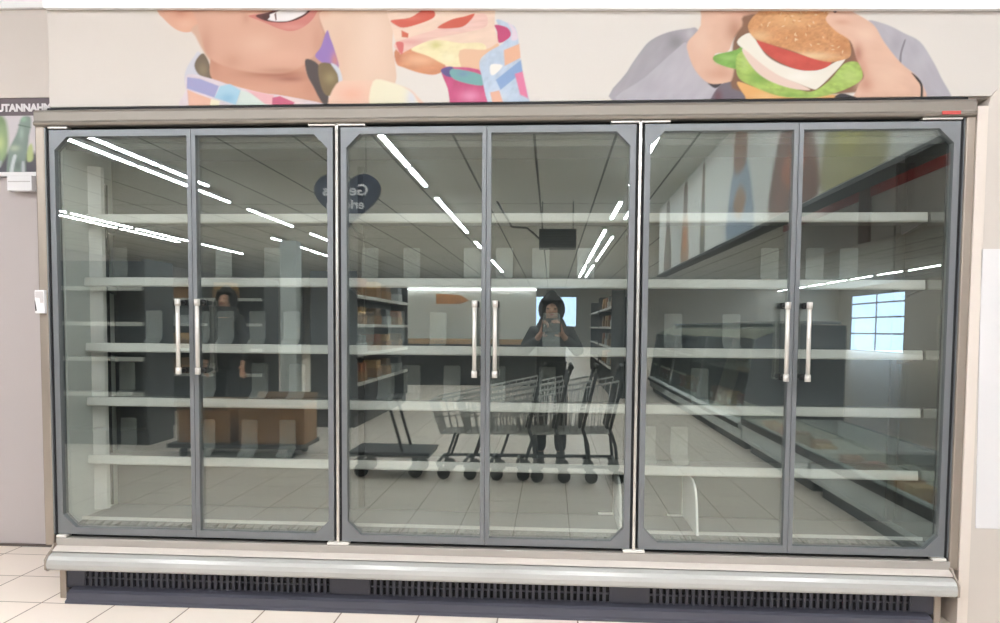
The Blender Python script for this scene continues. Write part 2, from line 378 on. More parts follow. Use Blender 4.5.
# ------------------------------------------------------------------ printed mural above the case
HM = [[215.901409, -6.345873, 60.999594], [-4.759292, -231.926169, 597.127629], [-0.019796, -0.016142, 1.0]]
def mural_ink(u, v, P, base):
    px, py = design(HM, P[:, 0], P[:, 2])
    k = Ink(px, py, base)
    k.poly([(-50, -60), (420, -60), (300, 120), (-50, 120)], (222, 211, 200), 160, False)
    A = lambda pts: z5(pts, 150, 5)
    B = lambda pts: z5(pts, 330, 4.762)
    C7 = lambda pts: z5(pts, 600, 5.556)
    D = lambda pts: z5(pts, 760, 5)
    # --- left figure: ear, face, neck
    k.poly(A([(10, -40), (40, 60), (65, 90), (100, 125), (140, 152), (185, 162), (220, 150), (245, 120), (245, -40)]), (224, 164, 134), 1.2, True,
           [(181, 12, 8, 6, (200, 130, 102), .8), (186, 24, 9, 5, (232, 180, 150), .6)])
    k.poly(A([(250, 262), (215, 290), (182, 345), (172, 400), (188, 480), (200, 530), (240, 530), (300, 400)]), (206, 204, 214), 1.5)
    k.poly(A([(270, 268), (298, 320), (312, 395), (250, 378), (222, 330), (240, 285)]), (112, 94, 74), 1.5, True, [(203, 70, 5, 7, (160, 140, 105), .5)])
    k.poly(A([(205, 150), (240, 120), (300, 140), (320, 330), (295, 300), (270, 262), (246, 220), (226, 180)]), (212, 168, 142), 2.5)
    k.poly(A([(820, -60), (930, -60), (925, 190), (880, 330), (860, 520), (800, 420), (770, 330)]), (196, 146, 122), 2)
    k.poly(A([(340, 240), (302, 300), (312, 395), (420, 430), (560, 465), (640, 475), (800, 505), (880, 515), (870, 470), (820, 440), (790, 390), (775, 340), (790, 300), (740, 240)]), (206, 146, 118), 1.4, True,
           [(276, 74, 30, 4, (164, 98, 74), .85), (290, 79, 16, 3, (150, 88, 68), .7), (214, 62, 6, 14, (186, 124, 98), .6), (262, 90, 34, 6, (214, 156, 128), .7), (310, 88, 8, 10, (196, 134, 106), .7)])
    k.poly(A([(232, -60), (240, 120), (255, 185), (275, 255), (320, 306), (420, 342), (540, 364), (660, 366), (735, 345), (790, 305), (835, 262), (858, 205), (866, 165), (852, 120), (846, 60), (850, -60)]), (216, 162, 136), 2.6, True,
           [(222, 14, 26, 20, (222, 170, 144), .7), (258, 44, 20, 12, (228, 180, 154), .7), (282, 56, 24, 8, (226, 172, 146), .7), (232, 62, 10, 8, (200, 142, 114), .6), (206, 46, 6, 18, (196, 136, 110), .6),
            (282, 71, 24, 3.5, (186, 126, 100), .7), (318, 42, 6, 16, (200, 140, 114), .6), (246, 18, 4, 6, (196, 136, 112), .5)])
    k.poly(A([(492, 80), (540, 70), (600, 62), (700, 20), (840, 20), (830, 70), (800, 110), (755, 142), (700, 156), (640, 142), (590, 120), (540, 100)]), (206, 120, 108), 1.2, True, [(292, 27, 16, 3, (222, 146, 132), .7)])
    k.poly(A([(530, 76), (600, 58), (680, 20), (812, 20), (795, 62), (745, 95), (680, 112), (605, 110), (555, 96)]), (92, 48, 42), 1.1)
    k.poly(A([(578, 84), (640, 56), (720, 20), (800, 20), (780, 62), (735, 88), (685, 105), (610, 104)]), (246, 238, 236), 1.1, True, [(262, 20, 3, 4, (190, 150, 145), .5)])
    k.poly(A([(622, 72), (630, 60), (634, 100), (628, 104)]), (110, 70, 66), .8, False)
    k.poly(A([(560, 78), (590, 66), (600, 84), (580, 100)]), (80, 44, 40), 1)
    # collar of the left figure
    k.poly(A([(188, 372), (300, 392), (420, 430), (560, 466), (660, 478), (870, 520), (900, 560), (200, 560), (180, 450)]), (222, 206, 212), 1.3, True, [(290, 101, 14, 4, (244, 214, 206), .7)], tex=(8, 5, 0.1, 0))
    k.poly(A([(186, 385), (250, 394), (345, 430), (322, 488), (184, 442)]), (160, 158, 202), 1.3, False)
    k.poly(A([(350, 430), (400, 420), (455, 452), (430, 525), (322, 490)]), (164, 206, 226), 1.6, False, [(228, 98, 8, 5, (120, 172, 212), .6)])
    k.poly(A([(455, 452), (520, 468), (600, 530), (430, 530)]), (214, 226, 216), 2, False)
    k.poly(A([(186, 448), (240, 470), (310, 495), (300, 545), (195, 545)]), (236, 182, 156), 1.5, False)
    k.poly(A([(305, 495), (350, 505), (340, 545), (298, 545)]), (240, 232, 196), 1.2, False)
    k.poly(A([(480, 448), (620, 476), (612, 524), (575, 520)]), (238, 178, 182), 1.5, False)
    k.poly(A([(612, 488), (650, 480), (724, 512), (700, 545), (610, 545)]), (206, 92, 124), 1.2, False)
    # hair, neck scarf and collar tip on the right of the neck
    k.poly(A([(778, 296), (840, 320), (870, 400), (900, 520), (865, 520), (815, 430), (785, 370)]), (82, 70, 68), 1.5)
    # raised forearm
    k.poly(A([(846, 70), (880, 40), (905, -60), (1205, -60), (1212, 220), (1228, 330), (1226, 420), (1150, 560), (880, 560), (960, 420), (930, 300), (905, 220), (870, 150)]), (230, 194, 168), 1.5, True,
           [(372, 40, 16, 40, (240, 208, 184), .7), (340, 60, 10, 30, (222, 180, 152), .5), (324, 12, 6, 6, (222, 170, 140), .6)], tex=(20, 30, 0.04, 0))
    k.poly(A([(885, 152), (902, 190), (922, 245), (945, 330), (920, 345), (868, 318), (826, 280), (855, 235)]), (150, 114, 184), 1.3, True, [(335, 60, 4, 8, (214, 132, 112), .8)])
    k.poly(A([(845, 322), (905, 318), (945, 365), (940, 465), (880, 475), (848, 405)]), (124, 104, 70), 1.4, True, [(330, 78, 6, 6, (164, 144, 96), .6)])
    k.poly(A([(905, 318), (940, 335), (962, 400), (945, 425), (938, 370)]), (206, 210, 220), 1.5)
    # rolled cuff at the elbow
    k.poly(B([(30, 400), (120, 384), (210, 384), (350, 412), (415, 458), (440, 540), (20, 540)]), (238, 196, 172), 1.8, True, [(352, 94, 16, 9, (240, 178, 150), .8)])
    k.poly(B([(205, 388), (290, 392), (370, 425), (410, 470), (420, 540), (205, 540)]), (240, 232, 200), 2.2, True, [(412, 98, 6, 10, (214, 216, 232), .8)])
    # sandwich
    k.poly(B([(288, -60), (738, -60), (785, 140), (806, 200), (740, 248), (640, 345), (560, 330), (500, 352), (430, 345), (350, 320), (316, 300), (312, 200)]), (240, 208, 184), 1.3, True,
           [(432, 12, 20, 5, (244, 222, 200), .7)], tex=(14, 5, 0.07, 1.2))
    k.poly(B([(312, 236), (400, 228), (500, 262), (552, 318), (505, 355), (430, 348), (352, 322), (316, 302)]), (212, 138, 94), 1.5, True, [(420, 60, 16, 6, (240, 184, 142), .8), (398, 58, 4, 8, (190, 106, 72), .6)], tex=(7, 4, 0.14, 0))
    k.poly(B([(385, 232), (500, 190), (620, 205), (722, 205), (740, 245), (655, 320), (560, 312), (470, 268)]), (242, 228, 176), 1.6, True, [(436, 45, 6, 4, (204, 196, 110), .7), (448, 58, 8, 5, (250, 240, 200), .6)], tex=(6, 4, 0.1, 0.2))
    k.poly(B([(310, 205), (470, 150), (600, 108), (730, 62), (745, 125), (640, 155), (480, 188), (350, 250), (332, 250)]), (238, 192, 178), 1.3, True, [(410, 42, 14, 3, (226, 156, 146), .7), (460, 24, 12, 5, (244, 214, 200), .6)], tex=(16, 3, 0.1, 2.2))
    k.poly(B([(314, 202), (350, 205), (345, 255), (330, 248)]), (218, 108, 104), 1.2)
    k.poly(B([(292, 96), (380, 84), (445, 45), (492, 48), (496, 82), (430, 112), (350, 132), (308, 116)]), (206, 84, 62), 1.2, True, [(412, 18, 10, 3, (224, 116, 92), .6)])
    k.poly(B([(512, 132), (575, 94), (640, 78), (690, 66), (645, 120), (592, 134)]), (206, 88, 64), 1.2)
    k.poly(B([(340, 144), (374, 160), (372, 180), (342, 176)]), (210, 100, 70), 1.1, False)
    k.poly(B([(618, 240), (740, 236), (800, 205), (795, 250), (720, 330), (640, 345)]), (236, 188, 152), 1.5)
    # right sleeve of the left figure
    k.poly(B([(530, 335), (580, 318), (740, 350), (790, 540), (600, 540), (560, 420)]), (202, 74, 124), 1.2, True, [(470, 96, 10, 6, (232, 140, 176), .8)], tex=(5, 12, 0.16, 0))
    k.poly(B([(528, 332), (582, 318), (595, 365), (552, 362)]), (92, 80, 134), 1.1)
    k.poly(B([(582, 328), (720, 356), (724, 408), (592, 378)]), (112, 168, 166), 1.3, True, [(463, 74, 6, 3, (112, 138, 176), .7)])
    k.poly(B([(790, 95), (850, 112), (890, 150), (912, 330), (950, 540), (780, 540), (722, 360), (714, 288), (756, 246), (835, 190)]), (188, 204, 224), 1.2, True,
           [(480, 50, 5, 8, (232, 222, 200), .8), (498, 96, 8, 5, (216, 226, 236), .8)], tex=(5, 6, 0.12, 0.3))
    k.poly(B([(786, 118), (845, 132), (860, 172), (806, 205), (795, 150)]), (196, 62, 112), 1.1)
    k.poly(B([(845, 105), (880, 135), (894, 185), (862, 190), (866, 150)]), (228, 208, 220), 1.2)
    k.poly(B([(828, 238), (902, 208), (908, 275), (832, 314)]), (236, 178, 142), 1.3, False)
    k.poly(B([(790, 380), (910, 285), (918, 342), (812, 428)]), (134, 166, 212), 1.3, False)
    k.poly(B([(880, 352), (918, 340), (945, 470), (905, 450)]), (226, 118, 156), 1.4, False)
    k.poly(B([(762, 440), (806, 430), (826, 492), (775, 495)]), (240, 180, 150), 1.2, False)
    k.poly(B([(765, 310), (800, 305), (822, 316), (782, 356), (764, 350)]), (246, 238, 226), 1.1)
    # --- right figure
    k.poly(C7([(74, 565), (150, 400), (230, 280), (285, 222), (375, 180), (490, 158), (545, 165), (600, 300), (680, 470), (640, 565)]), (166, 160, 166), 1.2, True,
           [(676, 42, 8, 8, (126, 120, 126), .7), (690, 34, 4, 5, (200, 194, 200), .6)], tex=(9, 16, 0.09, 0.5))
    k.poly(C7([(95, 565), (250, 430), (420, 278), (482, 238), (515, 335), (600, 468), (676, 462), (640, 565)]), (186, 180, 188), 1.5, True, [(650, 86, 14, 10, (172, 166, 174), .6)], tex=(8, 20, 0.08, 0.6))
    k.poly(C7([(612, 556), (672, 468), (768, 436), (850, 556), (850, 600), (610, 600)]), (112, 102, 112), 1.4, True, [(718, 96, 4, 6, (110, 60, 70), .8)])
    k.poly(C7([(600, 460), (650, 452), (676, 464), (640, 490)]), (52, 44, 48), 1.2)
    k.poly(C7([(600, -60), (1080, -60), (1060, 60), (860, 92), (805, 150), (745, 212), (712, 285), (640, 300), (650, 352), (762, 384), (772, 430), (705, 458), (605, 462), (530, 392), (490, 296), (488, 232), (560, 140)]),
           (226, 180, 154), 1.3, True, [(735, 30, 8, 12, (180, 122, 94), .8), (700, 40, 10, 14, (234, 194, 170), .6), (720, 74, 14, 6, (206, 150, 124), .7), (746, 14, 16, 4, (222, 160, 136), .6), (722, 62, 6, 8, (196, 138, 110), .5)], tex=(12, 12, 0.05, 0))
    k.poly([(733, 42), (742, 26), (752, 14), (846, 16), (858, 40), (866, 66), (862, 92), (742, 92), (734, 70)], (132, 92, 68), 2.5, True, [(742, 40, 6, 8, (110, 84, 58), .7), (860, 64, 6, 10, (176, 104, 84), .8), (862, 86, 6, 8, (214, 166, 140), .9)])
    k.poly([(737, 82), (752, 86), (775, 94), (800, 97), (838, 95), (836, 110), (757, 112), (745, 96)], (234, 172, 94), 1.3, True, [(765, 97, 12, 4, (244, 196, 128), .7)])
    k.poly(C7([(636, 308), (755, 278), (800, 252), (805, 330), (772, 384), (650, 352)]), (122, 172, 68), 1.2, True, [(728, 58, 8, 3, (168, 206, 108), .6), (740, 66, 4, 6, (84, 128, 48), .6)], tex=(6, 3, 0.2, 0.4))
    k.poly([(738, 54), (750, 52), (762, 70), (782, 82), (800, 90), (814, 91), (830, 80), (844, 64), (857, 62), (862, 70), (861, 80), (846, 89), (820, 97), (795, 98), (775, 95), (752, 86), (739, 78), (736, 66)],
           (164, 192, 84), 1.3, True, [(758, 78, 10, 7, (112, 160, 60), .7), (850, 76, 9, 7, (190, 210, 112), .7), (790, 95, 14, 3, (112, 158, 58), .6), (745, 62, 4, 8, (186, 208, 116), .6)], tex=(5, 3, 0.24, -0.6))
    k.poly([(742, 50), (750, 50), (764, 64), (781, 76), (800, 84), (810, 90), (790, 88), (768, 80), (753, 68)], (236, 204, 188), 1.2)
    k.poly([(737, 42), (749, 33), (757, 42), (766, 55), (780, 64), (800, 70), (818, 70), (832, 64), (846, 56), (842, 64), (828, 79), (818, 88), (813, 89), (800, 84), (780, 76), (762, 64), (748, 52)], (242, 234, 218), 1.1, True,
           [(800, 77, 14, 4, (250, 246, 236), .6)])
    k.poly([(757, 40), (772, 45), (790, 51), (816, 59), (831, 61), (827, 67), (814, 70.5), (796, 69), (776, 60), (763, 50)], (200, 66, 50), 1.1, True, [(790, 58, 14, 4, (218, 90, 70), .6)], tex=(4, 3, 0.1, 0))
    k.poly([(748, 27), (752, 18), (760, 10), (775, -10), (820, -10), (838, 10), (846, 30), (850, 44), (851, 54), (846, 59), (830, 62), (813, 58.5), (790, 50), (768, 43.5), (754, 38)], (206, 142, 84), 1.2, True,
           [(790, 20, 22, 8, (228, 174, 114), .7), (810, 56, 26, 4, (238, 204, 156), .8), (760, 36, 10, 5, (232, 190, 136), .7), (842, 46, 8, 8, (194, 122, 66), .7), (800, 36, 14, 6, (192, 124, 66), .5)], tex=(3.2, 2.2, 0.26, 0.3))
    rr = random.Random(3)
    for _ in range(90):
        x = rr.uniform(752, 846); y = rr.uniform(10, 56)
        if y < 26 + (x - 752) * .36 and y < 56:
            a = rr.uniform(0, PI); c, s = math.cos(a), math.sin(a)
            k.poly([(x - 1.8 * c, y - 1.8 * s), (x + .7 * s, y - .7 * c), (x + 1.8 * c, y + 1.8 * s), (x - .7 * s, y + .7 * c)], rr.choice([(238, 206, 158), (176, 106, 54), (246, 220, 176)]), 1.0, False, (), .6)
    k.poly(D([(545, 100), (640, 125), (720, 165), (800, 208), (862, 300), (905, 385), (960, 510), (815, 510), (812, 430), (765, 365), (700, 320), (630, 240), (570, 140)]), (180, 174, 182), 1.2, True,
           [(896, 44, 6, 10, (158, 152, 160), .6), (922, 60, 8, 10, (192, 187, 194), .6)], tex=(9, 18, 0.08, -0.5))
    k.poly(D([(696, 315), (702, 260), (722, 200), (728, 205), (710, 265), (706, 320)]), (132, 126, 134), 1.0)
    k.poly(D([(370, -60), (440, 40), (520, 90), (575, 132), (622, 212), (702, 312), (800, 402), (812, 520), (488, 520), (492, 430), (520, 380), (482, 290), (452, 205), (380, 155), (330, 100), (345, 60)]), (228, 182, 156), 1.3, True,
           [(858, 54, 5, 10, (176, 108, 90), .8), (866, 84, 8, 8, (196, 132, 108), .7), (866, 34, 10, 8, (238, 198, 174), .6), (888, 76, 14, 12, (234, 192, 166), .6), (842, 22, 8, 3, (208, 150, 124), .6), (862, 70, 6, 10, (190, 118, 96), .5)], tex=(14, 8, 0.05, -1))
    k.poly(D([(757, 363), (790, 388), (814, 430), (812, 520), (800, 520), (803, 435), (780, 395)]), (40, 34, 36), 1.0)
    k.poly(D([(365, 48), (384, 48), (382, 62), (370, 62)]), (30, 28, 30), .9)
    k.poly(D([(375, 490), (400, 468), (440, 472), (480, 490)]), (46, 42, 48), 1.1)
    return k
mural = sheet('mural_panel', 1300, 150, lambda u, v: (0.002 + 4.6 * u, np.full_like(u, 0.012), 2.128 + 0.46 * v), mural_ink, (230, 222, 213), (0, 0.016, 0), None, 0.7)
tag(mural, 'long printed wall mural of two people eating sandwiches above the display case', 'mural')

# ------------------------------------------------------------------ left: bottle return sign
sg = thing('return_sign', 'dark sign with white lettering and a green bottle picture on the left wall', 'sign', (-0.9, 0.72, 2.0))
MB().box(-0.5, 0.62, 0, 0.028, -0.02, 0.383).build('sign_board', M['sign'], sg, 0.002)
def text(name, body, size, m, parent, loc, rot, depth=0.001, align='RIGHT', bold=0.0, sx=1.0):
    cu = bpy.data.curves.new(name, 'FONT'); cu.body = body; cu.size = size; cu.extrude = depth; cu.align_x = align; cu.offset = bold
    o = bpy.data.objects.new(name, cu); COL.objects.link(o)
    dg = bpy.context.evaluated_depsgraph_get(); me = bpy.data.meshes.new_from_object(o.evaluated_get(dg))
    bpy.data.objects.remove(o); me.materials.append(m); me.name = name
    r = bpy.data.objects.new(name, me); COL.objects.link(r); r.location = loc; r.rotation_euler = rot; r.scale = (sx, 1, 1)
    if parent: r.parent = parent
    return r
text('sign_lettering', 'LEERGUTANNAHME', 0.052, M['letters'], sg, (0.462, -0.002, 0.314), (PI / 2, 0, 0), 0.001, 'RIGHT', 0.0026, 1.0)
HP = [[178.039716, -5.233025, 147.019465], [-3.924676, -191.254283, 549.845027], [-0.016324, -0.013311, 1.0]]
def bottle_ink(u, v, P, base):
    px, py = design(HP, P[:, 0] - 0.9, P[:, 2] + 2.0)
    k = Ink(px, py, base); S = lambda pts: [(x / 5.667, 95 + y / 5.667) for x, y in pts]
    k.poly(S([(-400, 330), (260, 330), (260, 480), (-400, 480)]), (92, 90, 98), 5, False)
    for ox in (-330, -165):
        k.poly(S([(ox + 165, 125), (ox + 190, 140), (ox + 186, 190), (ox + 160, 300), (ox + 150, 460), (ox + 60, 460), (ox + 66, 300), (ox + 120, 180), (ox + 135, 130)]), (132, 156, 122), 2, True, [((ox + 110) / 5.667, 138, 6, 10, (184, 204, 140), .6)])
    k.poly(S([(-10, 130), (48, 150), (62, 300), (30, 380), (-10, 400)]), (148, 172, 128), 4, True, [(2, 144, 5, 8, (206, 222, 148), .8), (4, 122, 5, 5, (120, 146, 104), .6)])
    k.poly(S([(188, 280), (200, 300), (200, 370), (170, 380), (166, 320)]), (186, 200, 136), 2)
    k.poly(S([(58, 480), (62, 330), (70, 300), (110, 220), (128, 150), (150, 126), (186, 130), (190, 180), (180, 230), (172, 300), (160, 370), (150, 480)]), (134, 152, 142), 2, True,
           [(26, 120, 3, 3, (150, 190, 160), .9), (24, 134, 2.5, 7, (166, 186, 176), .8), (17, 149, 5, 3, (196, 204, 176), .7), (20, 166, 5, 6, (96, 104, 106), .6)])
    k.poly(S([(120, 172), (190, 188), (190, 192), (120, 178)]), (84, 110, 96), 1, False)
    k.poly(S([(92, 345), (108, 350), (96, 400), (84, 470), (66, 470), (76, 400)]), (206, 212, 214), 1.5)
    k.poly(S([(138, 385), (152, 385), (154, 440), (138, 440)]), (186, 190, 196), 1.5)
    k.poly(S([(14, 380), (24, 380), (20, 410), (12, 410)]), (170, 176, 180), 1.5)
    return k
po = sheet('bottle_picture', 120, 90, lambda u, v: (-0.5 + 0.91 * u, np.full_like(u, -0.004), 0.0 + 0.29 * v), bottle_ink, (214, 206, 210), (0, 0.005, 0), sg, 0.9)
po['label'] = 'green bottle picture'
MB().box(-0.5, 0.42, -0.012, 0.02, -0.022, -0.002).build('sign_ledge', M['board'], sg, 0.001)
sl = MB().box(-0.068, 0.068, -0.05, 0, 0, 0.08).build('slip_box', M['board'], sg, 0.004); sl.location = (0.27, 0.02, -0.102)
sl['label'] = 'small white slip box'
MB().box(-0.06, 0.06, -0.053, -0.05, 0.045, 0.05).build('box_slot', M['board_grey'], sl)

# ------------------------------------------------------------------ refrigerated display case
case = thing('refrigerated_display_case', 'long empty grey refrigerated display case with six glass doors', 'display case', (0, 0, 0))
W = 3.75
ZD0, ZD1 = 0.288, 2.029
# end panels
for x0, x1, lab in ((-0.06, -0.018, None), (3.768, 3.806, None)):
    MB().box(x0, x1, 0.0, 0.5, 0.235, 2.085).build('end_panel', M['steel'], case, 0.006)
for x0, x1 in ((0.004, 0.034), (3.716, 3.744)):
    MB().box(x0, x1, 0.0, 0.45, 0.0, 0.16).build('base_post', M['steel'], case, 0.003)
# canopy
MB().prism([(0.004, 2.044), (-0.014, 2.046), (-0.018, 2.056), (-0.01, 2.066), (-0.012, 2.1), (-0.004, 2.112), (0.5, 2.112), (0.5, 2.044)], 'x', -0.056, 3.8).build('canopy', M['canopy'], case, 0.002)
MB().box(0.0, 3.77, 0.0, 0.5, 2.112, 2.121).build('canopy_cap', M['gap'], case)
bd = MB().box(3.665, 3.735, -0.021, -0.012, 2.05, 2.063).build('badge', M['red'], case, 0.001)
bd['label'] = 'small red badge'
# dark reveal around the doors
g = MB()
g.box(-0.018, 3.768, 0.03, 0.045, 2.03, 2.05).box(-0.018, 3.768, 0.03, 0.045, 0.272, 0.285)
for xa, xb in ((-0.02, 0.001), (1.235, 1.265), (2.485, 2.515), (3.749, 3.77)): g.box(xa, xb, 0.012, 0.05, 0.272, 2.045)
g.build('door_gasket', M['gap'], case)
for x in (1.25, 2.5):
    MB().box(x - 0.006, x + 0.006, -0.004, 0.022, 0.285, 2.044).build('mullion', M['chrome'], case, 0.002)
MB().box(-0.018, -0.012, 0.0, 0.012, 0.285, 2.04).build('mullion', M['alu'], case, 0.001)
MB().box(3.762, 3.766, 0.004, 0.022, 0.285, 2.044).build('mullion', M['alu'], case, 0.001)
for xa, xb in ((0.0, 0.045), (1.205, 1.298), (2.455, 2.545), (3.70, 3.752)):
    MB().box(xa, xb, -0.012, 0.03, 0.274, 0.285).build('hinge', M['hinge'], case, 0.002)
for xa, xb in ((0.0, 0.085), (1.13, 1.37), (2.38, 2.62), (3.60, 3.752)):
    MB().box(xa, xb, -0.004, 0.03, 2.035, 2.0425).build('hinge', M['handle'], case, 0.001)
# bumper: rounded double-step sill
MB().prism([(0.05, 0.272), (-0.012, 0.272), (-0.014, 0.240), (0.05, 0.236)], 'x', 0.0, 3.766).build('sill', M['sill'], case, 0.002)
MB().prism([(0.04, 0.241), (-0.014, 0.2405), (-0.046, 0.2275), (-0.048, 0.223), (-0.03, 0.219), (0.04, 0.219)], 'x', 0.0, 3.766).build('ledge_strip', M['ledge'], case, 0.001)
prof = [(0.05, 0.2185), (-0.042, 0.2185), (-0.050, 0.217), (-0.072, 0.209), (-0.083, 0.196), (-0.088, 0.178), (-0.086, 0.160), (-0.078, 0.151), (-0.06, 0.148), (0.05, 0.148)]
MB().prism(prof, 'x', 0.0, 3.766).build('bumper', M['bumper'], case, 0.002)
for x0, x1 in ((-0.004, 0.004), (3.762, 3.770)):
    MB().prism([(0.05, 0.25), (-0.03, 0.25), (-0.05, 0.2285), (-0.074, 0.214), (-0.09, 0.198), (-0.09, 0.155), (-0.075, 0.145), (0.05, 0.145)], 'x', x0, x1).build('bumper_end_cap', M['steel'], case, 0.001)
# kick plate with vents
k = MB()
k.box(0.034, 3.716, 0.02, 0.03, 0.0, 0.147, 1)
k.prism([(0.02, 0.0), (-0.062, 0.0), (-0.06, 0.01), (-0.05, 0.016), (-0.046, 0.042), (-0.03, 0.05), (0.02, 0.056)], 'x', 0.066, 3.69, 0)
vents = ((0.112, 1.215), (1.38, 2.41), (2.565, 3.63))
edges = [0.034] + [e for v in vents for e in v] + [3.716]
for a, b in zip(edges[0::2], edges[1::2]): k.box(a, b, 0.006, 0.02, 0.052, 0.147, 0)
k.box(0.034, 3.716, 0.006, 0.02, 0.048, 0.056, 0)
kick = k.build('kick_plate', [M['kick'], M['kick_slot']], case)
for a, b in vents:
    q = MB(); n = int((b - a) / 0.0265)
    for i in range(n + 1):
        x = a + (b - a) * i / n; q.box(x - 0.0062, x + 0.0062, 0.008, 0.02, 0.054, 0.146)
    q.box(a, b, 0.009, 0.02, 0.0885, 0.0945).box(a, b, 0.008, 0.02, 0.126, 0.146)
    q.build('vent_grille', M['kick'], kick)
# inside
MB().box(0.0, W, 0.42, 0.45, 0.28, 2.03).build('back_panel', M['back'], case)
MB().box(0.0, 0.03, 0.05, 0.42, 0.28, 2.03).build('end_liner', M['liner'], case)
MB().box(3.722, 3.75, 0.05, 0.42, 0.28, 2.03).build('end_liner', M['mirror'], case)
MB().prism([(0.03, 0.225), (0.078, 0.25), (0.085, 0.265), (0.03, 0.335)], 'z', 0.34, 1.925).build('light_strip', M['white'], case, 0.001)
MB().box(0.03, 0.05, 0.335, 0.35, 0.34, 1.86).build('shelf_upright', M['chiller_dark'], case)
for x in (1.25, 2.5, 3.7): MB().box(x - 0.014, x + 0.014, 0.40, 0.42, 0.34, 1.95).build('shelf_upright', M['chiller_dark'], case)
MB().box(0.03, 3.722, 0.05, 0.42, 1.985, 2.03).build('inner_ceiling', M['shelf'], case)
MB().prism([(0.075, 1.962), (0.07, 1.985), (0.13, 1.985), (0.13, 1.97)], 'x', 0.03, 3.722).build('canopy_light_rail', M['shelf'], case)
MB().box(0.03, 3.722, 0.05, 0.42, 0.28, 0.285).box(0.03, 3.722, 0.13, 0.42, 0.285, 0.326).build('deck', M['deck'], case, 0.002)
q = MB().prism([(0.052, 0.285), (0.052, 0.292), (0.125, 0.318), (0.13, 0.326), (0.13, 0.285)], 'x', 0.03, 3.722)
for i in range(90):
    x = 0.05 + i * 0.0409; q.box(x, x + 0.012, 0.06, 0.128, 0.296, 0.3195)
q.build('deck_grille', M['shelf'], case)
MB().box(0.03, 3.722, 0.126, 0.134, 0.318, 0.334).build('deck_lip', M['rail'], case, 0.002)
LEV = (1.68, 1.397, 1.10, 0.853, 0.585)
mods = ((0.036, 1.247), (1.253, 2.497), (2.503, 3.716))
sproto = {}
for z in LEV:
    for i, (a, b) in enumerate(mods):
        if i in sproto:
            s = copy_tree(sproto[i], case); s.location = (0, 0, z)
        else:
            s = MB().box(a, b, 0.19, 0.415, -0.004, 0.006).box(a, b, 0.19, 0.2, -0.018, 0.006).build('shelf', M['shelf'], case, 0.001)
            s.location = (0, 0, z)
            MB().prism([(0.176, -0.02), (0.172, -0.014), (0.178, 0.02), (0.186, 0.021), (0.19, 0.018), (0.19, -0.02)], 'x', a, b).build('price_rail', M['rail'], s, 0.001)
            for x in (a + 0.002, b - 0.01):
                MB().prism([(0.19, -0.006), (0.19, -0.014), (0.415, -0.05), (0.415, -0.004)], 'x', x, x + 0.008).build('bracket', M['chiller'], s)
            sproto[i] = s
# doors
def door(x0, x1, hinge_left):
    o, t, tr_, br_, ch = 0.024, 0.018, 0.028, 0.030, 0.056
    xi0, xi1 = (x0 + o, x1 - t) if hinge_left else (x0 + t, x1 - o)
    a0, a1, b0, b1 = ZD0, ZD1, ZD0 + br_, ZD1 - tr_
    if hinge_left:
        inn = [(xi0 + ch, b0), (xi1, b0), (xi1, b1), (xi0 + ch, b1), (xi0, b1 - ch), (xi0, b0 + ch)]
        out = [(x0, a0), (x1, a0), (x1, a1), (x0, a1), (x0, a1), (x0, a0)]
        out = [(x0 + .001, a0), (x1, a0), (x1, a1), (x0 + .001, a1), (x0, a1 - .001), (x0, a0 + .001)]
    else:
        inn = [(xi0, b0), (xi1 - ch, b0), (xi1, b0 + ch), (xi1, b1 - ch), (xi1 - ch, b1), (xi0, b1)]
        out = [(x0, a0), (x1 - .001, a0), (x1, a0 + .001), (x1, a1 - .001), (x1 - .001, a1), (x0, a1)]
    d = MB().ring_frame(out, inn, 0.0, 0.04).build('door', M['alu'], case, 0.002)
    MB().box(x0 + 0.012, x1 - 0.012, 0.012, 0.03, a0 + 0.012, a1 - 0.012).build('glass_pane', M['glass'], d)
    hx = x1 - 0.040 if hinge_left else x0 + 0.042
    h = MB().cyl((hx, -0.055, 1.0), (hx, -0.055, 1.312), 0.0085, 16)
    for z in (1.012, 1.3):
        h.cyl((hx, -0.055, z - 0.014), (hx, -0.055, z + 0.014), 0.0115, 16)
        h.cyl((hx, -0.05, z), (hx + (0.012 if hinge_left else -0.012) * 0, 0.014, z), 0.009, 12, mi=1)
        h.box(hx - 0.011, hx + 0.011, 0.002, 0.0125, z - 0.012, z + 0.012, 1)
    h.build('handle', [M['handle'], M['black']], d)
    return d
for i in range(3):
    a = i * 1.25 + (0.003 if i == 0 else 0.017); b = (i + 1) * 1.25 - (0.003 if i == 2 else 0.017); c = i * 1.25 + 0.626
    door(a, c - 0.001, True); door(c + 0.001, b, False)

# small white sensor on the left end panel
tg = thing('door_sensor', 'small white plastic box fixed to the left metal edge of the case', 'sensor', (-0.044, 0.0, 1.25))
MB().box(-0.022, 0.022, -0.018, -0.0005, 0, 0.1).build('sensor_body', M['board'], tg, 0.003)
MB().prism([(-0.017, 0.094), (0.016, 0.094), (0.016, 0.045), (0.004, 0.045), (0.002, 0.066), (-0.017, 0.068)], 'y', -0.02, -0.018).build('sensor_label', M['board_grey'], tg)
MB().prism([(-0.02, 0.055), (-0.013, 0.012), (-0.018, 0.01)], 'y', -0.02, -0.018).build('sensor_mark', M['black'], tg)

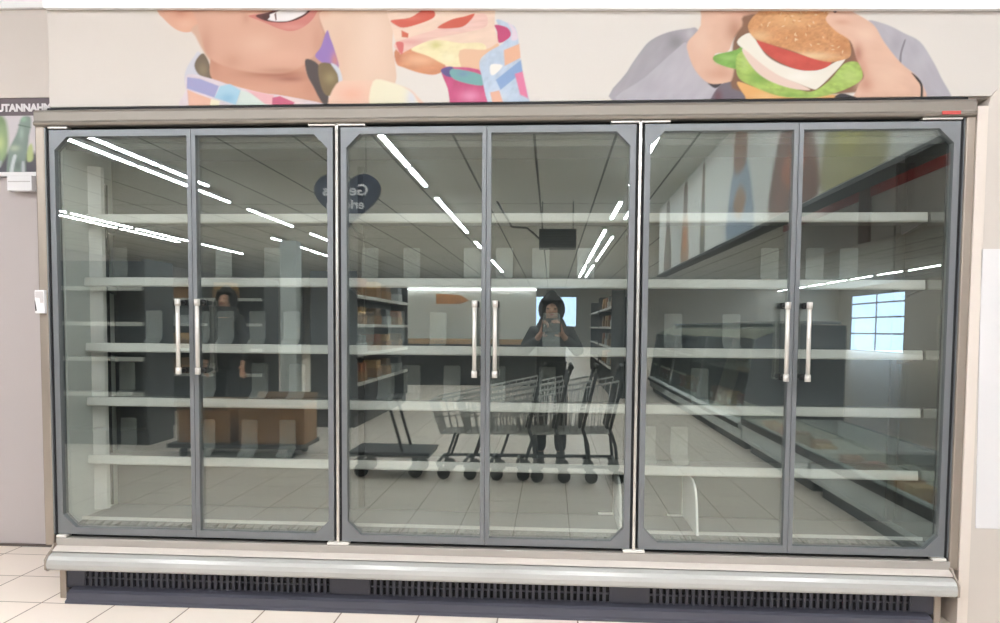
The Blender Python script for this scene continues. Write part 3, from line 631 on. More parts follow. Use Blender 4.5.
# acrylic card stands on the shelves
def card(w):
    m = MB().prism([(-w / 2, 0.036), (w / 2, 0.036), (w / 2, 0.162), (w / 2 - 0.004, 0.166), (-w / 2 + 0.004, 0.166), (-w / 2, 0.162)], 'y', 0.0, 0.003)
    return m.prism([(0.0, 0.036), (0.003, 0.036), (-0.05, 0.0015), (-0.055, 0.0), (-0.06, 0.0)], 'x', -w / 2, w / 2)
LN = {1.397: 'second shelf', 1.10: 'middle shelf', 0.853: 'fourth shelf', 0.585: 'lowest shelf'}
ORD = ['first', 'second', 'third', 'fourth', 'fifth', 'sixth', 'seventh']
BAY = ['left bay', 'middle bay', 'right bay']
CARDS = {1.397: [0.158, 0.652, 0.879, 1.33, 1.52, 1.792, 1.936, 2.098, 2.297, 3.093, 3.284, 3.428],
         1.10: [0.32, 0.545, 0.659, 0.808, 0.967, 1.31, 1.45, 1.64, 2.148, 2.683, 2.936, 3.5],
         0.853: [0.185, 0.572, 0.817, 0.991, 1.403, 1.522, 1.704, 1.907, 2.133, 2.804],
         0.585: [0.188, 0.564, 0.765, 0.944, 2.579, 2.72]}
cproto = None
for z, xs in CARDS.items():
    for b in range(3):
        l = [x for x in xs if int(x / 1.25) == b]
        for i, x in enumerate(l):
            lab = 'clear plastic card stand on the %s of the %s, %s from the left' % (LN[z], BAY[b], ORD[i]) if len(l) > 1 else 'clear plastic card stand alone on the %s of the %s' % (LN[z], BAY[b])
            if cproto is None:
                c = cproto = card(0.078).build('card_stand', M['acrylic']); tag(c, lab, 'card stand', 'clear card stands on the shelves')
            else:
                c = dup(cproto, (0, 0, 0), 0, lab)
            c.location = (2.149 + (x - 2.149) * 1.032, 0.36, z + 0.0065)
# two white partition boards on the bottom deck
def board_mb():
    p = [(0.0, 0.0), (0.36, 0.0), (0.36, 0.215), (0.14, 0.215), (0.08, 0.195), (0.045, 0.15), (0.028, 0.09)]
    return MB().prism(p, 'x', -0.005, 0.005).box(-0.075, -0.005, 0.335, 0.36, 0.0, 0.008)
b1 = board_mb().build('partition_board', mat('bright_white_plastic', (252, 251, 247), 0.4), None, 0.002); b1.location = (2.772, 0.05, 0.3345)
tag(b1, 'white partition board standing on the bottom deck of the right bay', 'partition', 'white partition boards on the deck')
b2 = dup(b1, (2.452, 0.05, 0.3345), 0, 'white partition board on the bottom deck beside the second mullion')

# white notice on the right wall panel
nb = MB().prism([(3.842, 1.529), (3.864, 0.411), (4.7, 0.411), (4.7, 1.53)], 'y', -0.004, -0.0002).build('notice_board', M['notice'])
tag(nb, 'large blank white notice panel on the wall right of the case', 'notice')

# ------------------------------------------------------------------ lamps of the store
lamp_proto = {}
def lamp_row(x, segs, label, group, w=0.02):
    for (ya, yb) in segs:
        L = round(yb - ya, 3)
        if (L, w) not in lamp_proto:
            m = MB().box(-0.04, 0.04, -L / 2, L / 2, 0.045, 0.085, 0).box(-w, w, -L / 2 + .01, L / 2 - .01, 0.02, 0.045, 1)
            m.box(-0.01, 0.01, -L / 3 - .01, -L / 3 + .01, 0.085, 0.13, 0).box(-0.01, 0.01, L / 3 - .01, L / 3 + .01, 0.085, 0.13, 0)
            o = m.build('ceiling_lamp', [M['lamp_case'], M['lamp']]); lamp_proto[(L, w)] = o; tag(o, label, 'lamp', group)
        else:
            o = lamp_proto[(L, w)].copy(); COL.objects.link(o); tag(o, label, None, group)
        o.location = (x, (ya + yb) / 2, HC - 0.13)
def row(y0, n, L, gap): return [(y0 - (i + 1) * L - i * gap, y0 - i * (L + gap)) for i in range(n)]
lamp_row(3.43, [(-8.0, -6.4), (-9.8, -8.2), (-13.8, -11.6), (-18.0, -15.8), (-21.6, -18.4), (-25.0, -21.8), (-29.4, -26.4), (-33.0, -29.8)], 'white strip lamp in the inner ceiling row near the service counter', 'inner lamp row', 0.032)
lamp_row(3.72, [(-13.8, -11.3), (-20.4, -17.2), (-24.4, -20.6), (-29.4, -26.4), (-33.0, -29.8)], 'white strip lamp in the outer ceiling row near the service counter', 'outer lamp row')
lamp_row(0.0, [(-8.2, -6.2), (-9.8, -8.4), (-13.4, -11.0), (-16.2, -13.6), (-20.0, -18.3), (-27.0, -24.4), (-30.0, -27.4)], 'white strip lamp in the ceiling row left of the photographer', 'middle lamp row', 0.032)
lamp_row(-4.1, [(-8.0, -6.3), (-9.7, -8.1), (-11.4, -9.9), (-15.0, -12.3), (-20.0, -16.4)], 'white strip lamp in the ceiling row over the left shelving', 'left lamp row')
lamp_row(-3.75, [(-8.0, -6.3), (-9.7, -8.1)], 'white strip lamp in the short ceiling row beside the left row', 'short left lamp row')
lamp_row(-5.5, [(-20.5, -17.4), (-24.0, -20.8)], 'white strip lamp in the ceiling row far behind the left shelving', 'far left lamp row')
lamp_row(-8.2, [(-12.6, -10.2), (-15.2, -12.8), (-18.4, -15.4), (-22.0, -19.0)], 'white strip lamp in the outermost left ceiling row', 'outermost left lamp row')
lamp_row(-8.6, [(-15.2, -12.8), (-18.4, -15.4)], 'white strip lamp beside the outermost left ceiling row', 'paired outermost lamp row')
lamp_row(16.3, row(-23.0, 8, 2.4, 0.6), 'white strip lamp in the ceiling row before the shop windows', 'window lamp row')
CX = [-2.9, -1.1, 0.7, 2.5, 4.3, 6.1]  # unseen lamp field, added to light the mural and floor evenly
for n_, x_ in enumerate(CX):
    for y_ in (-2.4, -4.2):
        L_ = (y_ + 0.75, y_ - 0.75)
        lamp_row(x_, [(y_ - 0.75, y_ + 0.75)], 'unseen white strip lamp in the added ceiling field before the display case', 'added lamps before the display case', 0.043)
# ------------------------------------------------------------------ right side of the store: printed fascia over a low service counter
fa = thing('hanging_fascia', 'long white hanging fascia printed with food pictures above the service counter', 'fascia', (4.35, -7.0, 2.3))
MB().box(0.0, 0.12, -5.95, 5.95, 0.0, HC - 2.3).build('fascia_body', M['grey_light'], fa)
MB().box(-0.03, 0.15, -5.97, 5.97, -0.035, 0.0).build('fascia_underside', M['fascia_dark'], fa)
def fascia_ink(u, v, P, base):
    k = Ink(P[:, 1] * 100, P[:, 2] * 100, base)      # centimetres along the fascia, height
    def fig(c, w, cols):
        k.poly([(c - w, 0), (c - w * .8, 60), (c - w * .4, 95), (c - w * .3, 125), (c + w * .3, 125), (c + w * .4, 95), (c + w * .8, 60), (c + w, 0)], cols[0], 10, True)
        k.poly([(c - w * .45, 80), (c - w * .4, 128), (c + w * .4, 128), (c + w * .45, 80)], cols[1], 8, True)
        k.poly([(c - w * .5, 40), (c, 60), (c + w * .5, 40), (c, 20)], cols[2], 10, True)
    fig(430, 60, ((160, 152, 104), (170, 128, 96), (176, 168, 92)))
    fig(290, 70, ((120, 80, 66), (140, 92, 70), (170, 100, 70)))
    fig(90, 62, ((150, 168, 190), (150, 104, 78), (172, 130, 96)))
    fig(-130, 18, ((110, 104, 92), (120, 84, 60), (140, 120, 90)))
    fig(-280, 36, ((196, 150, 110), (112, 80, 62), (206, 128, 74)))
    fig(-470, 44, ((120, 100, 84), (92, 70, 58), (120, 110, 90)))
    return k
fp = sheet('fascia_print', 240, 40, lambda u, v: (np.full_like(u, -0.006), -5.9 + 11.8 * u, 0.02 + 1.33 * v), fascia_ink, (236, 236, 232), (0.006, 0, 0), fa, 1.0)
fp['label'] = 'food picture print'

def counter_unit():
    r = thing('service_counter', '', 'service counter', (4.05, -2.9, 0), 0, 'service counters along the right aisle')
    MB().box(0.06, 1.0, -1.15, 1.15, 0.0, 0.1).build('plinth', M['chiller_dark'], r)
    MB().prism([(0.0, 0.1), (0.0, 0.2), (-0.03, 0.22), (-0.03, 0.27), (0.0, 0.29), (1.0, 0.29), (1.0, 0.1)], 'y', -1.19, 1.19).build('base_cabinet', M['grey_light'], r, 0.004)
    MB().box(-0.04, -0.03, -1.19, 1.19, 0.22, 0.26).build('bumper_strip', M['black'], r)
    MB().box(0.92, 1.0, -1.19, 1.19, 0.29, 1.25).build('rear_panel', M['chiller'], r)
    MB().box(0.12, 0.92, -1.17, 1.17, 0.74, 0.77).build('display_shelf', M['chiller'], r)
    MB().prism([(0.02, 0.29), (0.03, 0.29), (0.14, 1.1), (0.5, 1.25), (0.5, 1.26), (0.13, 1.11)], 'y', -1.18, 1.18).build('curved_glass', M['counter_glass'], r)
    for y in (-1.19, 1.17): MB().prism([(0.0, 0.29), (0.92, 0.29), (0.92, 1.25), (0.5, 1.25), (0.12, 1.1)], 'y', y, y + 0.02).build('end_panel', M['chiller'], r)
    MB().box(0.45, 0.95, -1.19, 1.19, 1.26, 1.29).build('counter_top', M['chrome'], r, 0.003)
    return r
cu0 = counter_unit()
WHERE = ['nearest the case', 'in the middle', 'farthest from the case']
PK = [(150, 84, 48), (176, 116, 66), (126, 58, 46), (190, 150, 96), (112, 86, 62), (168, 70, 50)]
pk_m = [mat('package_print_%s' % n, c, 0.5, 0, 0.1, 12) for n, c in zip(('rust', 'amber', 'wine', 'straw', 'umber', 'scarlet'), PK)]
pkb = [(MB().prism([(-0.09, 0), (0.09, 0), (0.095, 0.02), (0.07, 0.17), (0.06, 0.185), (-0.06, 0.185), (-0.07, 0.17), (-0.095, 0.02)], 'y', -0.06, 0.06, 0)
        .box(-0.06, 0.06, -0.064, -0.058, 0.04, 0.11, 1)) for _ in range(1)]
pproto = []
for n, (m, nm) in enumerate(zip(pk_m, ('rust brown', 'amber', 'dark red', 'straw yellow', 'umber', 'scarlet'))):
    o = pkb[0].build('food_package', [m, M['board']]); pproto.append((o, nm, [False]))
PO = ['first', 'second', 'third', 'fourth', 'fifth', 'sixth', 'seventh', 'eighth', 'ninth']
for i in range(3):
    y = -5.75 - i * 2.4
    lab = 'grey glass-fronted service counter %s' % WHERE[i]
    if i == 0: cu0.location = (4.05, y, 0); cu0['label'] = lab
    else: dup(cu0, (4.05, y, 0), 0, lab)
    for j in range(9):
        o, nm, used = pproto[(i * 5 + j * 2 + j // 3) % 6]
        p = o if not used[0] else o.copy()
        if used[0]: COL.objects.link(p)
        used[0] = True
        p.location = (4.05 + 0.22 + 0.04 * (j % 2), y - 1.0 + j * 0.25, 0.291); p.rotation_euler = (0, 0, -PI / 2)
        tag(p, '%s food package, %s along the counter %s' % (nm, PO[j], WHERE[i]), 'package', 'food packages in the service counters')
# low open freezer chests before the opening
def chest():
    fr = thing('freezer_chest', 'low grey open freezer chest at the near end of the counters', 'freezer', (4.05, -1.5, 0), 0, 'low freezer chests')
    MB().box(0.06, 0.9, -0.9, 0.9, 0, 0.1).build('plinth', M['chiller_dark'], fr)
    m = MB().box(0.0, 0.95, -0.98, 0.98, 0.1, 0.14)
    m.box(0.0, 0.05, -0.98, 0.98, 0.14, 0.32).box(0.9, 0.95, -0.98, 0.98, 0.14, 0.32).box(0.05, 0.9, -0.98, -0.93, 0.14, 0.32).box(0.05, 0.9, 0.93, 0.98, 0.14, 0.32)
    m.build('chest_body', M['grey_light'], fr, 0.006)
    MB().box(-0.02, -0.0005, -0.98, 0.98, 0.26, 0.32).build('bumper_strip', M['black'], fr, 0.004)
    MB().box(0.0, 0.02, -0.98, 0.98, 0.32, 0.5).build('glass_front', M['counter_glass'], fr)
    return fr
fr = chest()
fr2 = dup(fr, (4.05, -3.5, 0), 0, 'low grey open freezer chest next to the tall service counters')
for c_, (y, lab) in enumerate(((-1.5, 'near freezer chest'), (-3.5, 'further freezer chest'))):
    for j in range(7):
        o, nm, used = pproto[(c_ + j * 2 + j // 3) % 6]
        p = o.copy(); COL.objects.link(p); p.location = (4.05 + 0.2 + 0.05 * (j % 2), y - 0.75 + j * 0.25, 0.2); p.rotation_euler = (0, 0, -PI / 2)
        p.location.z = 0.141
        tag(p, '%s food package, %s from the far end of the %s' % (nm, PO[j], lab), 'package', 'food packages in the freezer chests')
cb = thing('carton', 'closed brown carton standing on the floor behind the near freezer chest', 'carton', (5.35, -2.2, 0))
MB().box(-0.2, 0.2, -0.15, 0.15, 0, 0.62).build('carton_body', M['cardboard'], cb, 0.004)
MB().box(-0.202, 0.202, -0.02, 0.02, 0.62, 0.622).build('tape', M['wood'], cb)
bk = thing('brown_bulkhead', 'brown and beige hanging bulkhead behind the service counter', 'bulkhead', (6.6, -6.5, 2.45))
MB().box(0, 0.2, -5.5, 5.5, 0.0, HC - 2.45).build('bulkhead_panel', M['beige_panel'], bk)
for y in (4.1, 1.2, -1.8): MB().box(-0.04, 0.0, y, y + 0.35, 0.0, HC - 2.45).build('bulkhead_post', M['brown'], bk)
MB().box(-0.02, 0.0, -5.5, 5.5, 0.62, 0.8).build('bulkhead_stripe', M['red'], bk)

# ------------------------------------------------------------------ hanging heart sign, heater unit
hs = thing('heart_sign', 'dark blue heart-shaped sign with white script hanging from the ceiling', 'sign', (-0.03, -4.9, 2.23))
hp = []
for i in range(48):
    t = 2 * PI * i / 48
    hp.append((0.36 * math.sin(t) ** 3, 0.34 + (13 * math.cos(t) - 5 * math.cos(2 * t) - 2 * math.cos(3 * t) - math.cos(4 * t)) * 0.0205))
MB().prism(hp, 'y', -0.02, 0.02).build('heart_board', M['navy'], hs, 0.004)
text('lettering', 'Genuss', 0.165, M['letters'], hs, (-0.02, 0.022, 0.36), (PI / 2, 0, PI), 0.002, 'CENTER', 0.002)
text('lettering', 'erleben', 0.135, M['letters'], hs, (-0.02, 0.022, 0.22), (PI / 2, 0, PI), 0.002, 'CENTER', 0.002)
MB().cyl((-0.2, 0, 0.55), (-0.2, 0, HC - 2.23), 0.003, 6).cyl((0.2, 0, 0.55), (0.2, 0, HC - 2.23), 0.003, 6).build('suspension_wire', M['cart_dark'], hs)
hu = thing('unit_heater', 'dark grey box unit hanging from the ceiling in mid aisle', 'heater', (2.25, -12.0, 2.75))
MB().box(-0.36, 0.36, -0.25, 0.25, 0, 0.36).build('heater_body', M['heater'], hu, 0.01)
q = MB()
for i in range(6): q.box(-0.33, 0.33, 0.25, 0.262, 0.04 + i * 0.05, 0.07 + i * 0.05)
q.build('louvre', M['fascia_dark'], hu)
MB().cyl((-0.3, 0, 0.36), (-0.3, 0, HC - 2.75), 0.012, 8).cyl((0.3, 0, 0.36), (0.3, 0, HC - 2.75), 0.012, 8).build('hanger', M['heater'], hu)
MB().tube([(-0.36, 0, 0.2), (-0.6, 0.05, 0.4), (-0.9, 0.05, 0.42), (-1.2, 0, HC - 2.75)], 0.02).build('cable', M['black'], hu)

# ------------------------------------------------------------------ shelving
def gondola(L):
    r = thing('shelving_unit', '', 'shelving', (0, 0, 0), 0, 'charcoal shelving units')
    MB().box(-L / 2, L / 2, -0.25, 0.25, 0, 0.14).build('plinth', M['gondola'], r)
    MB().box(-L / 2, L / 2, -0.02, 0.02, 0.14, 1.85).build('back_board', M['gondola'], r)
    for x in (-L / 2, L / 2 - 0.03): MB().box(x, x + 0.03, -0.28, 0.28, 0.14, 1.85).build('upright', M['gondola'], r)
    for z in (0.5, 0.85, 1.2, 1.55):
        s = MB().box(-L / 2 + .03, L / 2 - .03, -0.27, 0.27, z, z + 0.025).build('shelf', M['chiller'], r)
        MB().box(-L / 2 + .03, L / 2 - .03, 0.27, 0.285, z - 0.01, z + 0.03).box(-L / 2 + .03, L / 2 - .03, -0.285, -0.27, z - 0.01, z + 0.03).build('price_rail', M['rail'], s)
    return r
g1 = gondola(3.2); g1.location = (-0.42, -7.3, 0); g1.rotation_euler = (0, 0, PI / 2); g1['label'] = 'charcoal shelving unit standing end-on behind the cartons'
dup(g1, (3.45, -11.6, 0), PI / 2, 'charcoal shelving unit in the right aisle nearer the case')
dup(g1, (3.45, -15.2, 0), PI / 2, 'charcoal shelving unit in the right aisle further from the case')
dup(g1, (-3.4, -7.4, 0), 0, 'charcoal shelving unit on the left facing the display case')
dup(g1, (-6.9, -7.4, 0), 0, 'outermost charcoal shelving unit on the left facing the display case')
dup(g1, (-3.45, -4.4, 0), 0, 'charcoal shelving unit on the left closest to the display case')
dup(g1, (-6.7, -4.4, 0), 0, 'charcoal shelving unit at the far left end of the closest row')
# cartons on the shelving
def carton_mb(w, d, h):
    m = MB().box(-w / 2, w / 2, -d / 2, d / 2, 0, h * .55).box(-w / 2 + .012, w / 2 - .012, -d / 2 + .012, d / 2 - .012, h * .5, h, 1)
    return m
cts = [carton_mb(0.3, 0.2, 0.22).build('product_carton', [M['cardboard'], pk_m[i]]) for i in (0, 3, 4)]
cts += [carton_mb(0.3, 0.2, 0.22).build('product_carton', [M['grey_light'], M['chiller']])]
used = [False] * 4
ZN = {0.525: 'second', 0.875: 'third', 1.225: 'fourth', 1.575: 'top'}
for gi, (gx, gy, rz, side, lab) in enumerate(((-0.42, -7.3, PI / 2, -1, 'end-on shelving unit'), (-3.4, -7.4, 0, 1, 'left shelving unit'), (3.45, -11.6, PI / 2, 1, 'right aisle shelving unit'))):
    for z in ZN:
        for j in range(4):
            n = (gi + j * 3 + int(z * 7)) % 4
            o = cts[n] if not used[n] else cts[n].copy()
            if used[n]: COL.objects.link(o)
            used[n] = True
            u = -1.15 + j * 0.72 + 0.1 * ((gi + j) % 2); w = 0.15 * side
            o.location = (gx + u * math.cos(rz) - w * math.sin(rz), gy + u * math.sin(rz) + w * math.cos(rz), z); o.rotation_euler = (0, 0, rz)
            tag(o, '%s open-tray carton on the %s shelf of the %s' % (PO[j], ZN[z], lab), 'carton', 'cartons on the shop shelving')
pl = thing('store_column', 'light grey free-standing post left of the heart sign', 'column', (-0.95, -5.75, 0))
MB().box(-0.1, 0.1, -0.1, 0.1, 0, 2.2).build('column_shaft', M['grey_light'], pl, 0.01)
MB().box(-0.12, 0.12, -0.12, 0.12, 0, 0.12).build('column_base', M['chiller'], pl, 0.005)
# white partition with a wood-edged counter in mid store
pw = thing('white_partition', 'low white partition wall with a carrot picture in mid store', 'partition', (0.3, -14.0, 0))
MB().box(-1.5, 1.5, -0.06, 0.06, 0, 2.1).build('partition_wall', M['white'], pw)
MB().box(-1.5, 1.5, 0.06, 0.12, 2.03, 2.06).build('lamp_tube', emit('soft_tube_light', (250, 250, 255), 9.0), pw)
MB().prism([(-0.75, 1.72), (-0.2, 1.72), (0.0, 1.8), (-0.2, 1.92), (-0.75, 1.95)], 'y', 0.06, 0.068).build('carrot_picture', mat('carrot_print', (196, 140, 96), 0.5, 0, 0.3, 6), pw)
pc = thing('produce_counter', 'dark produce counter with a pale wooden edge before the white partition', 'counter', (0.2, -12.9, 0))
MB().box(-1.9, 1.9, -0.4, 0.4, 0, 0.85).build('counter_body', M['chiller_dark'], pc, 0.01)
MB().box(-1.95, 1.95, -0.46, 0.46, 0.85, 0.95).build('counter_edge', M['wood'], pc, 0.01)

# ------------------------------------------------------------------ people
def skin_mesh(name, V, E, R, m, parent, sub=2):
    me = bpy.data.meshes.new(name); me.from_pydata(V, E, [])
    o = bpy.data.objects.new(name, me); COL.objects.link(o)
    sk = o.modifiers.new('skin', 'SKIN'); sk.use_smooth_shade = True
    for i, r in enumerate(R):
        d = me.skin_vertices[0].data[i]; d.radius = (r, r) if not isinstance(r, tuple) else r; d.use_root = (i == 0)
    s = o.modifiers.new('sub', 'SUBSURF'); s.levels = sub; s.render_levels = sub
    dg = bpy.context.evaluated_depsgraph_get(); m2 = bpy.data.meshes.new_from_object(o.evaluated_get(dg))
    bpy.data.objects.remove(o); m2.name = name; m2.materials.clear(); m2.materials.append(m)
    r = bpy.data.objects.new(name, m2); COL.objects.link(r); r.parent = parent
    return r

def person(label, loc, rz, h, hands, cat='person'):
    """local frame: faces +y, feet on z = 0; hands = ((elbow, wrist, palm direction, thumb direction), right likewise)"""
    r = thing('person', label, cat, loc, rz)
    V = []; E = []; R = []
    def P(x, y, z, rad, link=None):
        V.append((x, y, z)); R.append(rad)
        if link is not None: E.append((link, len(V) - 1))
        return len(V) - 1
    pel = P(0, 0, .53 * h, .1); wa = P(0, 0, .61 * h, .095, pel); ch = P(0, 0.005, .73 * h, .11, wa); nb = P(0, 0, .815 * h, .07, ch)
    nk = P(0, .005, .855 * h, .042, nb); jaw = P(0, .03, .885 * h, .058, nk); hd = P(0, .012, .93 * h, .076, jaw); tp = P(0, .005, .975 * h, .05, hd)
    P(0, .115, .917 * h, .01, hd)                      # nose
    legs = []
    for s in (-1, 1):
        hip = P(.075 * s, 0, .5 * h, .078, pel); kn = P(.085 * s, .015, .285 * h, .052, hip); an = P(.09 * s, -.01, .05 * h, .034, kn); P(.095 * s, .12, .022 * h, .026, an)
        legs.append((hip, kn, an))
    arms = []
    for s, (el, wr, pd, td) in zip((-1, 1), hands):
        sh = P(.15 * s, 0, .8 * h, .048, nb); e = P(*el, .037, sh); w = P(*wr, .025, e)
        pdv = Vector(pd).normalized(); tdv = Vector(td).normalized(); wv = Vector(wr)
        palm = wv + pdv * .055; pi_ = P(*palm, .02, w)
        nrm = pdv.cross(tdv).normalized()
        for k, (off, ln) in enumerate(((.03, .075), (.011, .085), (-.009, .078), (-.028, .06))):
            a = palm + pdv * .04 + tdv * off; i1 = P(*a, .0095, pi_)
            b = a + pdv * ln * .5 + nrm * .012; i2 = P(*b, .0085, i1)
            c = b + pdv * ln * .36 + nrm * .03; P(*c, .0075, i2)
        a = wv + pdv * .03 + tdv * .035; i1 = P(*a, .0105, pi_); b = a + tdv * .028 + pdv * .03 + nrm * .01; P(*b, .009, i1)
        arms.append((sh, e, w))
    skin_mesh('body', V, E, R, M['skin'], r)
    # coat: torso and sleeves
    cv = [V[pel], V[wa], V[ch], V[nb]]; ce = [(0, 1), (1, 2), (2, 3)]; cr = [.135, .13, .14, .085]
    cv += [(0, 0, .44 * h)]; ce += [(0, 4)]; cr += [.14]
    for sh, e, w in arms:
        n = len(cv); cv += [V[sh], V[e], tuple(Vector(V[w]) * .93 + Vector(V[e]) * .07)]; ce += [(3, n), (n, n + 1), (n + 1, n + 2)]; cr += [.068, .054, .04]
    skin_mesh('coat', cv, ce, cr, M['coat'], r)
    tv = [(0, 0, .5 * h)]; te = []; tr2 = [.105]
    for hip, kn, an in legs:
        n = len(tv); tv += [V[hip], V[kn], (V[an][0], V[an][1], .075 * h)]; te += [(0, n), (n, n + 1), (n + 1, n + 2)]; tr2 += [.088, .066, .054]
    skin_mesh('trousers', tv, te, tr2, M['trousers'], r)
    for s in (-1, 1):
        q = MB(); x = .093 * s
        q.rings([(x, .05, 0, .044, .125), (x, .05, .02, .047, .13), (x, .045, .05, .043, .115), (x, .01, .085, .038, .065), (x, -.01, .12, .036, .05)])
        q.build('shoe', M['shoe'], r)
    z0 = .935 * h
    hood = MB().ball((0, -.008, z0), .118, .122, .135, 24, 16, 0, lambda a, b, c: not (b > .05 and abs(a) < .085 and -.1 < c < .07))
    hood.ball((0, -.008, z0 + .09), .06, .07, .075, 16, 8, 0, lambda a, b, c: c > -.02)
    hood.rings([(0, 0, z0 - .08, .1, .1), (0, -.01, z0 - .14, .13, .115), (0, -.01, z0 - .2, .17, .12)], 0, False)
    hood.build('hood', M['scarf'], r)
    for s in (-1, 1): MB().ball((.03 * s, .082, z0 + .002), .011, .009, .007, 10, 6).build('eye', M['eye'], r)
    MB().ball((0, .09, z0 - .05), .022, .008, .006, 10, 6).build('mouth', M['red'], r)
    return r
# photographer, holding the phone up in both hands
ph_y = -3.235
person('person in a black hooded coat holding up a phone behind the carts', (2.149, ph_y - .26, 0), 0, 1.46,
       (((-.25, .06, .98), (-.105, .20, 1.13), (.45, .35, .8), (.5, .2, -.4)), ((.25, .06, .98), (.105, .20, 1.13), (-.45, .35, .8), (-.5, .2, -.4))))
pn = thing('smartphone', 'black phone held up by the person in the hooded coat', 'phone', (2.149, ph_y + .0, 1.165))
MB().box(-.078, .078, -.004, .004, 0, .076).build('phone_body', M['phone'], pn, 0.003)
MB().cyl((-.06, .004, .06), (-.06, .006, .06), .008, 12).build('phone_lens', M['chrome'], pn)
person('person in a dark hooded coat standing behind open cartons on the left', (-1.5, -5.2, 0), 0.15, 1.60,
       (((-.24, -.02, 1.0), (-.23, .06, .78), (0, .1, -1), (.2, 1, 0)), ((.24, -.02, 1.0), (.23, .06, .78), (0, .1, -1), (-.2, 1, 0))))

# open cartons on a low dolly in front of the second person
dl = thing('dolly', 'low dark dolly carrying the open cartons', 'dolly', (-.7, -3.75, 0))
MB().box(-.62, .62, -.28, .28, .09, .13).build('dolly_deck', M['cart_dark'], dl, .006)
for x in (-.5, .5):
    for y in (-.2, .2): MB().cyl((x - .02, y, .045), (x + .02, y, .045), .045, 16).build('wheel', M['black'], dl)
def open_carton(w, d, h):
    m = MB(); t = .006
    m.box(-w / 2, w / 2, -d / 2, d / 2, 0, t).box(-w / 2, w / 2, -d / 2, -d / 2 + t, t, h).box(-w / 2, w / 2, d / 2 - t, d / 2, t, h)
    m.box(-w / 2, -w / 2 + t, -d / 2 + t, d / 2 - t, t, h).box(w / 2 - t, w / 2, -d / 2 + t, d / 2 - t, t, h)
    return m
def carton_thing(label, loc, rz, w, d, h):
    r = thing('open_carton', label, 'carton', loc, rz, 'open cartons on the dolly')
    open_carton(w, d, h).build('carton_walls', M['cardboard'], r)
    for s in (-1, 1):
        MB().bar((-w / 2 + .01, s * d / 2, h), (w / 2 - .01, s * d / 2, h), .005, .002).prism([(s * d / 2, h - .004), (s * (d / 2 + .09), h + .07), (s * (d / 2 + .09), h + .075), (s * d / 2, h + .002)], 'x', -w / 2 + .01, w / 2 - .01).build('flap', M['cardboard_dark'], r)
    return r
carton_thing('open brown carton with raised flaps, left one on the low dolly', (-1.0, -3.75, .131), 0.05, .5, .4, .3)
carton_thing('open brown carton with raised flaps, right one on the low dolly', (-.38, -3.75, .131), -.04, .6, .42, .36)

# ------------------------------------------------------------------ nested shopping carts
def shopping_cart():
    r = thing('shopping_cart', '', 'shopping cart', (0, 0, 0), 0, 'nested shopping carts')
    b = MB()
    zt0, zt1, zb = .62, .8, .36                          # basket: front (-x) lower than the rear
    def rim(t, s): x = -.42 + .84 * t; return Vector((x, s * (.22 + .05 * t), zt0 + (zt1 - zt0) * t))
    def low(t, s): x = -.34 + .70 * t; return Vector((x, s * (.17 + .05 * t), zb + .03 * t))
    for s in (-1, 1):
        b.tube([rim(0, s), rim(1, s)], .007); b.tube([low(0, s), low(1, s)], .005); b.tube([low(0, s) * .5 + rim(0, s) * .5, low(1, s) * .5 + rim(1, s) * .5], .004)
        for i in range(15): b.tube([rim(i / 14, s), low(i / 14, s)], .0035, 6)
    for i in range(9):
        s = -1 + i / 4; b.tube([rim(0, s), low(0, s)], .0035, 6); b.tube([low(0, s), low(1, s)], .0035, 6)
    b.tube([rim(0, -1), rim(0, 1)], .007)
    for i in range(8): b.tube([low(i / 7, -1), low(i / 7, 1)], .0035, 6)
    b.build('basket', M['wire'], r)
    c = MB()
    for s in (-1, 1):
        c.tube([(-.36, s * .2, .13), (.42, s * .26, .13), (.4, s * .26, .3), (.36, s * .24, .42), (.46, s * .26, .86)], .013, 10)
        c.tube([(-.3, s * .19, .13), (-.22, s * .18, .37)], .01, 8)
    c.tube([(-.36, -.2, .13), (-.36, .2, .13)], .013, 10); c.tube([(.42, -.26, .13), (.42, .26, .13)], .011, 10)
    c.build('chassis', M['cart_dark'], r)
    MB().cyl((.48, -.27, .9), (.48, .27, .9), .017, 14).bar((.465, -.26, .85), (.48, -.26, .9), .02, .02).bar((.465, .26, .85), (.48, .26, .9), .02, .02).build('handle', M['cart_black'], r)
    MB().prism([(.33, .42), (.345, .42), (.425, .76), (.41, .76)], 'y', -.2, .2).build('child_seat', M['cart_black'], r)
    for x, w in ((-.34, .2), (.4, .25)):
        for s in (-1, 1):
            k = MB().bar((x, s * w, .13), (x, s * w, .1), .04, .04).bar((x - .0, s * w - .018, .1), (x + .03, s * w - .018, .05), .004, .03).bar((x, s * w + .018, .1), (x + .03, s * w + .018, .05), .004, .03).build('caster', M['cart_dark'], r)
            MB().cyl((x + .03, s * w - .014, .05), (x + .03, s * w + .014, .05), .05, 18).build('wheel', M['black'], k)
    return r
sc = shopping_cart(); CY = -2.96
CL = ['foremost shopping cart of the nested row beside the photographer', 'second shopping cart from the front of the nested row', 'third shopping cart from the front of the nested row', 'rearmost shopping cart of the nested row, handle towards the photographer']
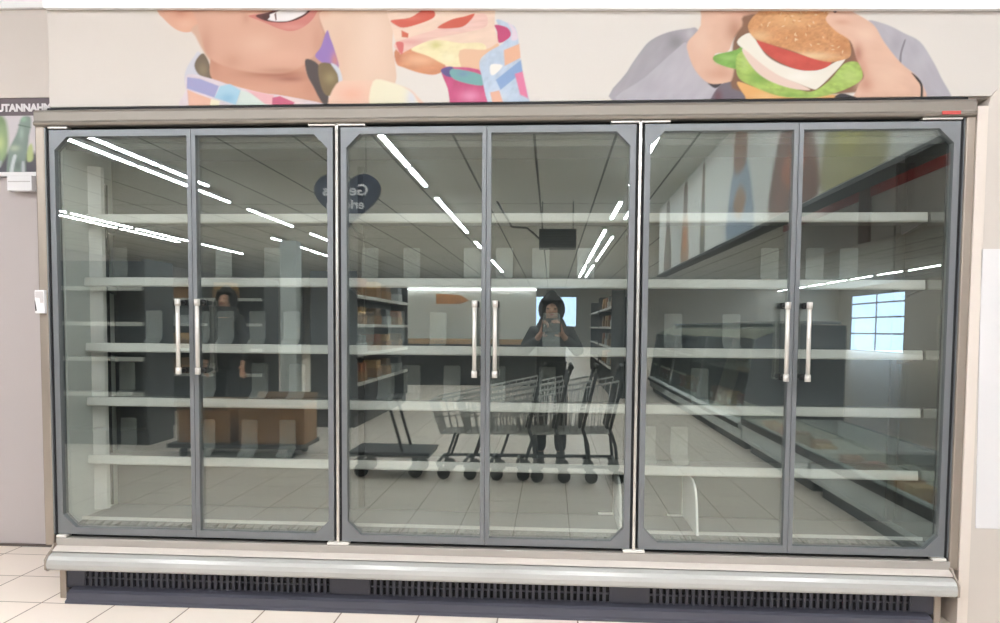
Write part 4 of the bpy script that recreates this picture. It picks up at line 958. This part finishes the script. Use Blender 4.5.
for i in range(4):
    x = 1.62 + i * .21
    if i == 0: sc.location = (x, CY, 0); sc['label'] = CL[0]
    else: dup(sc, (x, CY, 0), 0, CL[i])
ft = thing('platform_trolley', 'flat platform trolley with a sloping handle left of the nested carts', 'trolley', (.86, -2.95, 0))
MB().box(-.3, .34, -.22, .22, .17, .21).build('platform', M['cart_dark'], ft, .008)
MB().box(-.31, .35, -.23, .23, .2, .212).build('platform_edge', M['black'], ft, .004)
MB().tube([(.12, -.18, .21), (.0, -.18, .62), (.0, .18, .62), (.12, .18, .21)], .013, 10).build('push_handle', M['cart_dark'], ft)
for x in (-.22, .22):
    for y in (-.16, .16):
        k = MB().box(x - .025, x + .025, y - .025, y + .025, .1, .17).build('caster', M['cart_dark'], ft)
        MB().cyl((x, y - .015, .055), (x, y + .015, .055), .055, 18).build('wheel', M['black'], k)

# ------------------------------------------------------------------ camera, world, output
cam = bpy.data.cameras.new('camera'); co = bpy.data.objects.new('camera', cam); COL.objects.link(co)
cam.sensor_fit = 'HORIZONTAL'; cam.sensor_width = 36; cam.lens = 766.54 * 36 / 1000
cam.shift_x = 0.0005; cam.shift_y = 0.0576; cam.clip_start = 0.02; cam.clip_end = 200
r = Vector((0.99769, 0.06756, 0.00759)); u = Vector((-0.01125, 0.05404, 0.99848)); f = Vector((-0.06705, 0.99625, -0.05467))
co.matrix_world = Matrix(((r.x, u.x, -f.x, 2.149), (r.y, u.y, -f.y, -3.177), (r.z, u.z, -f.z, 1.206), (0, 0, 0, 1)))
SC.camera = co
w = bpy.data.worlds.new('world'); SC.world = w; w.use_nodes = True
w.node_tree.nodes['Background'].inputs['Color'].default_value = (0.6, 0.72, 0.9, 1); w.node_tree.nodes['Background'].inputs['Strength'].default_value = 0.4
cy = SC.cycles; cy.max_bounces = 8; cy.diffuse_bounces = 4; cy.glossy_bounces = 5; cy.transparent_max_bounces = 24; cy.sample_clamp_indirect = 6; cy.use_denoising = True
vs = SC.view_settings; vs.view_transform = 'Standard'; vs.look = 'None'; vs.gamma = 1; vs.use_curve_mapping = False
vs.exposure = 0.12
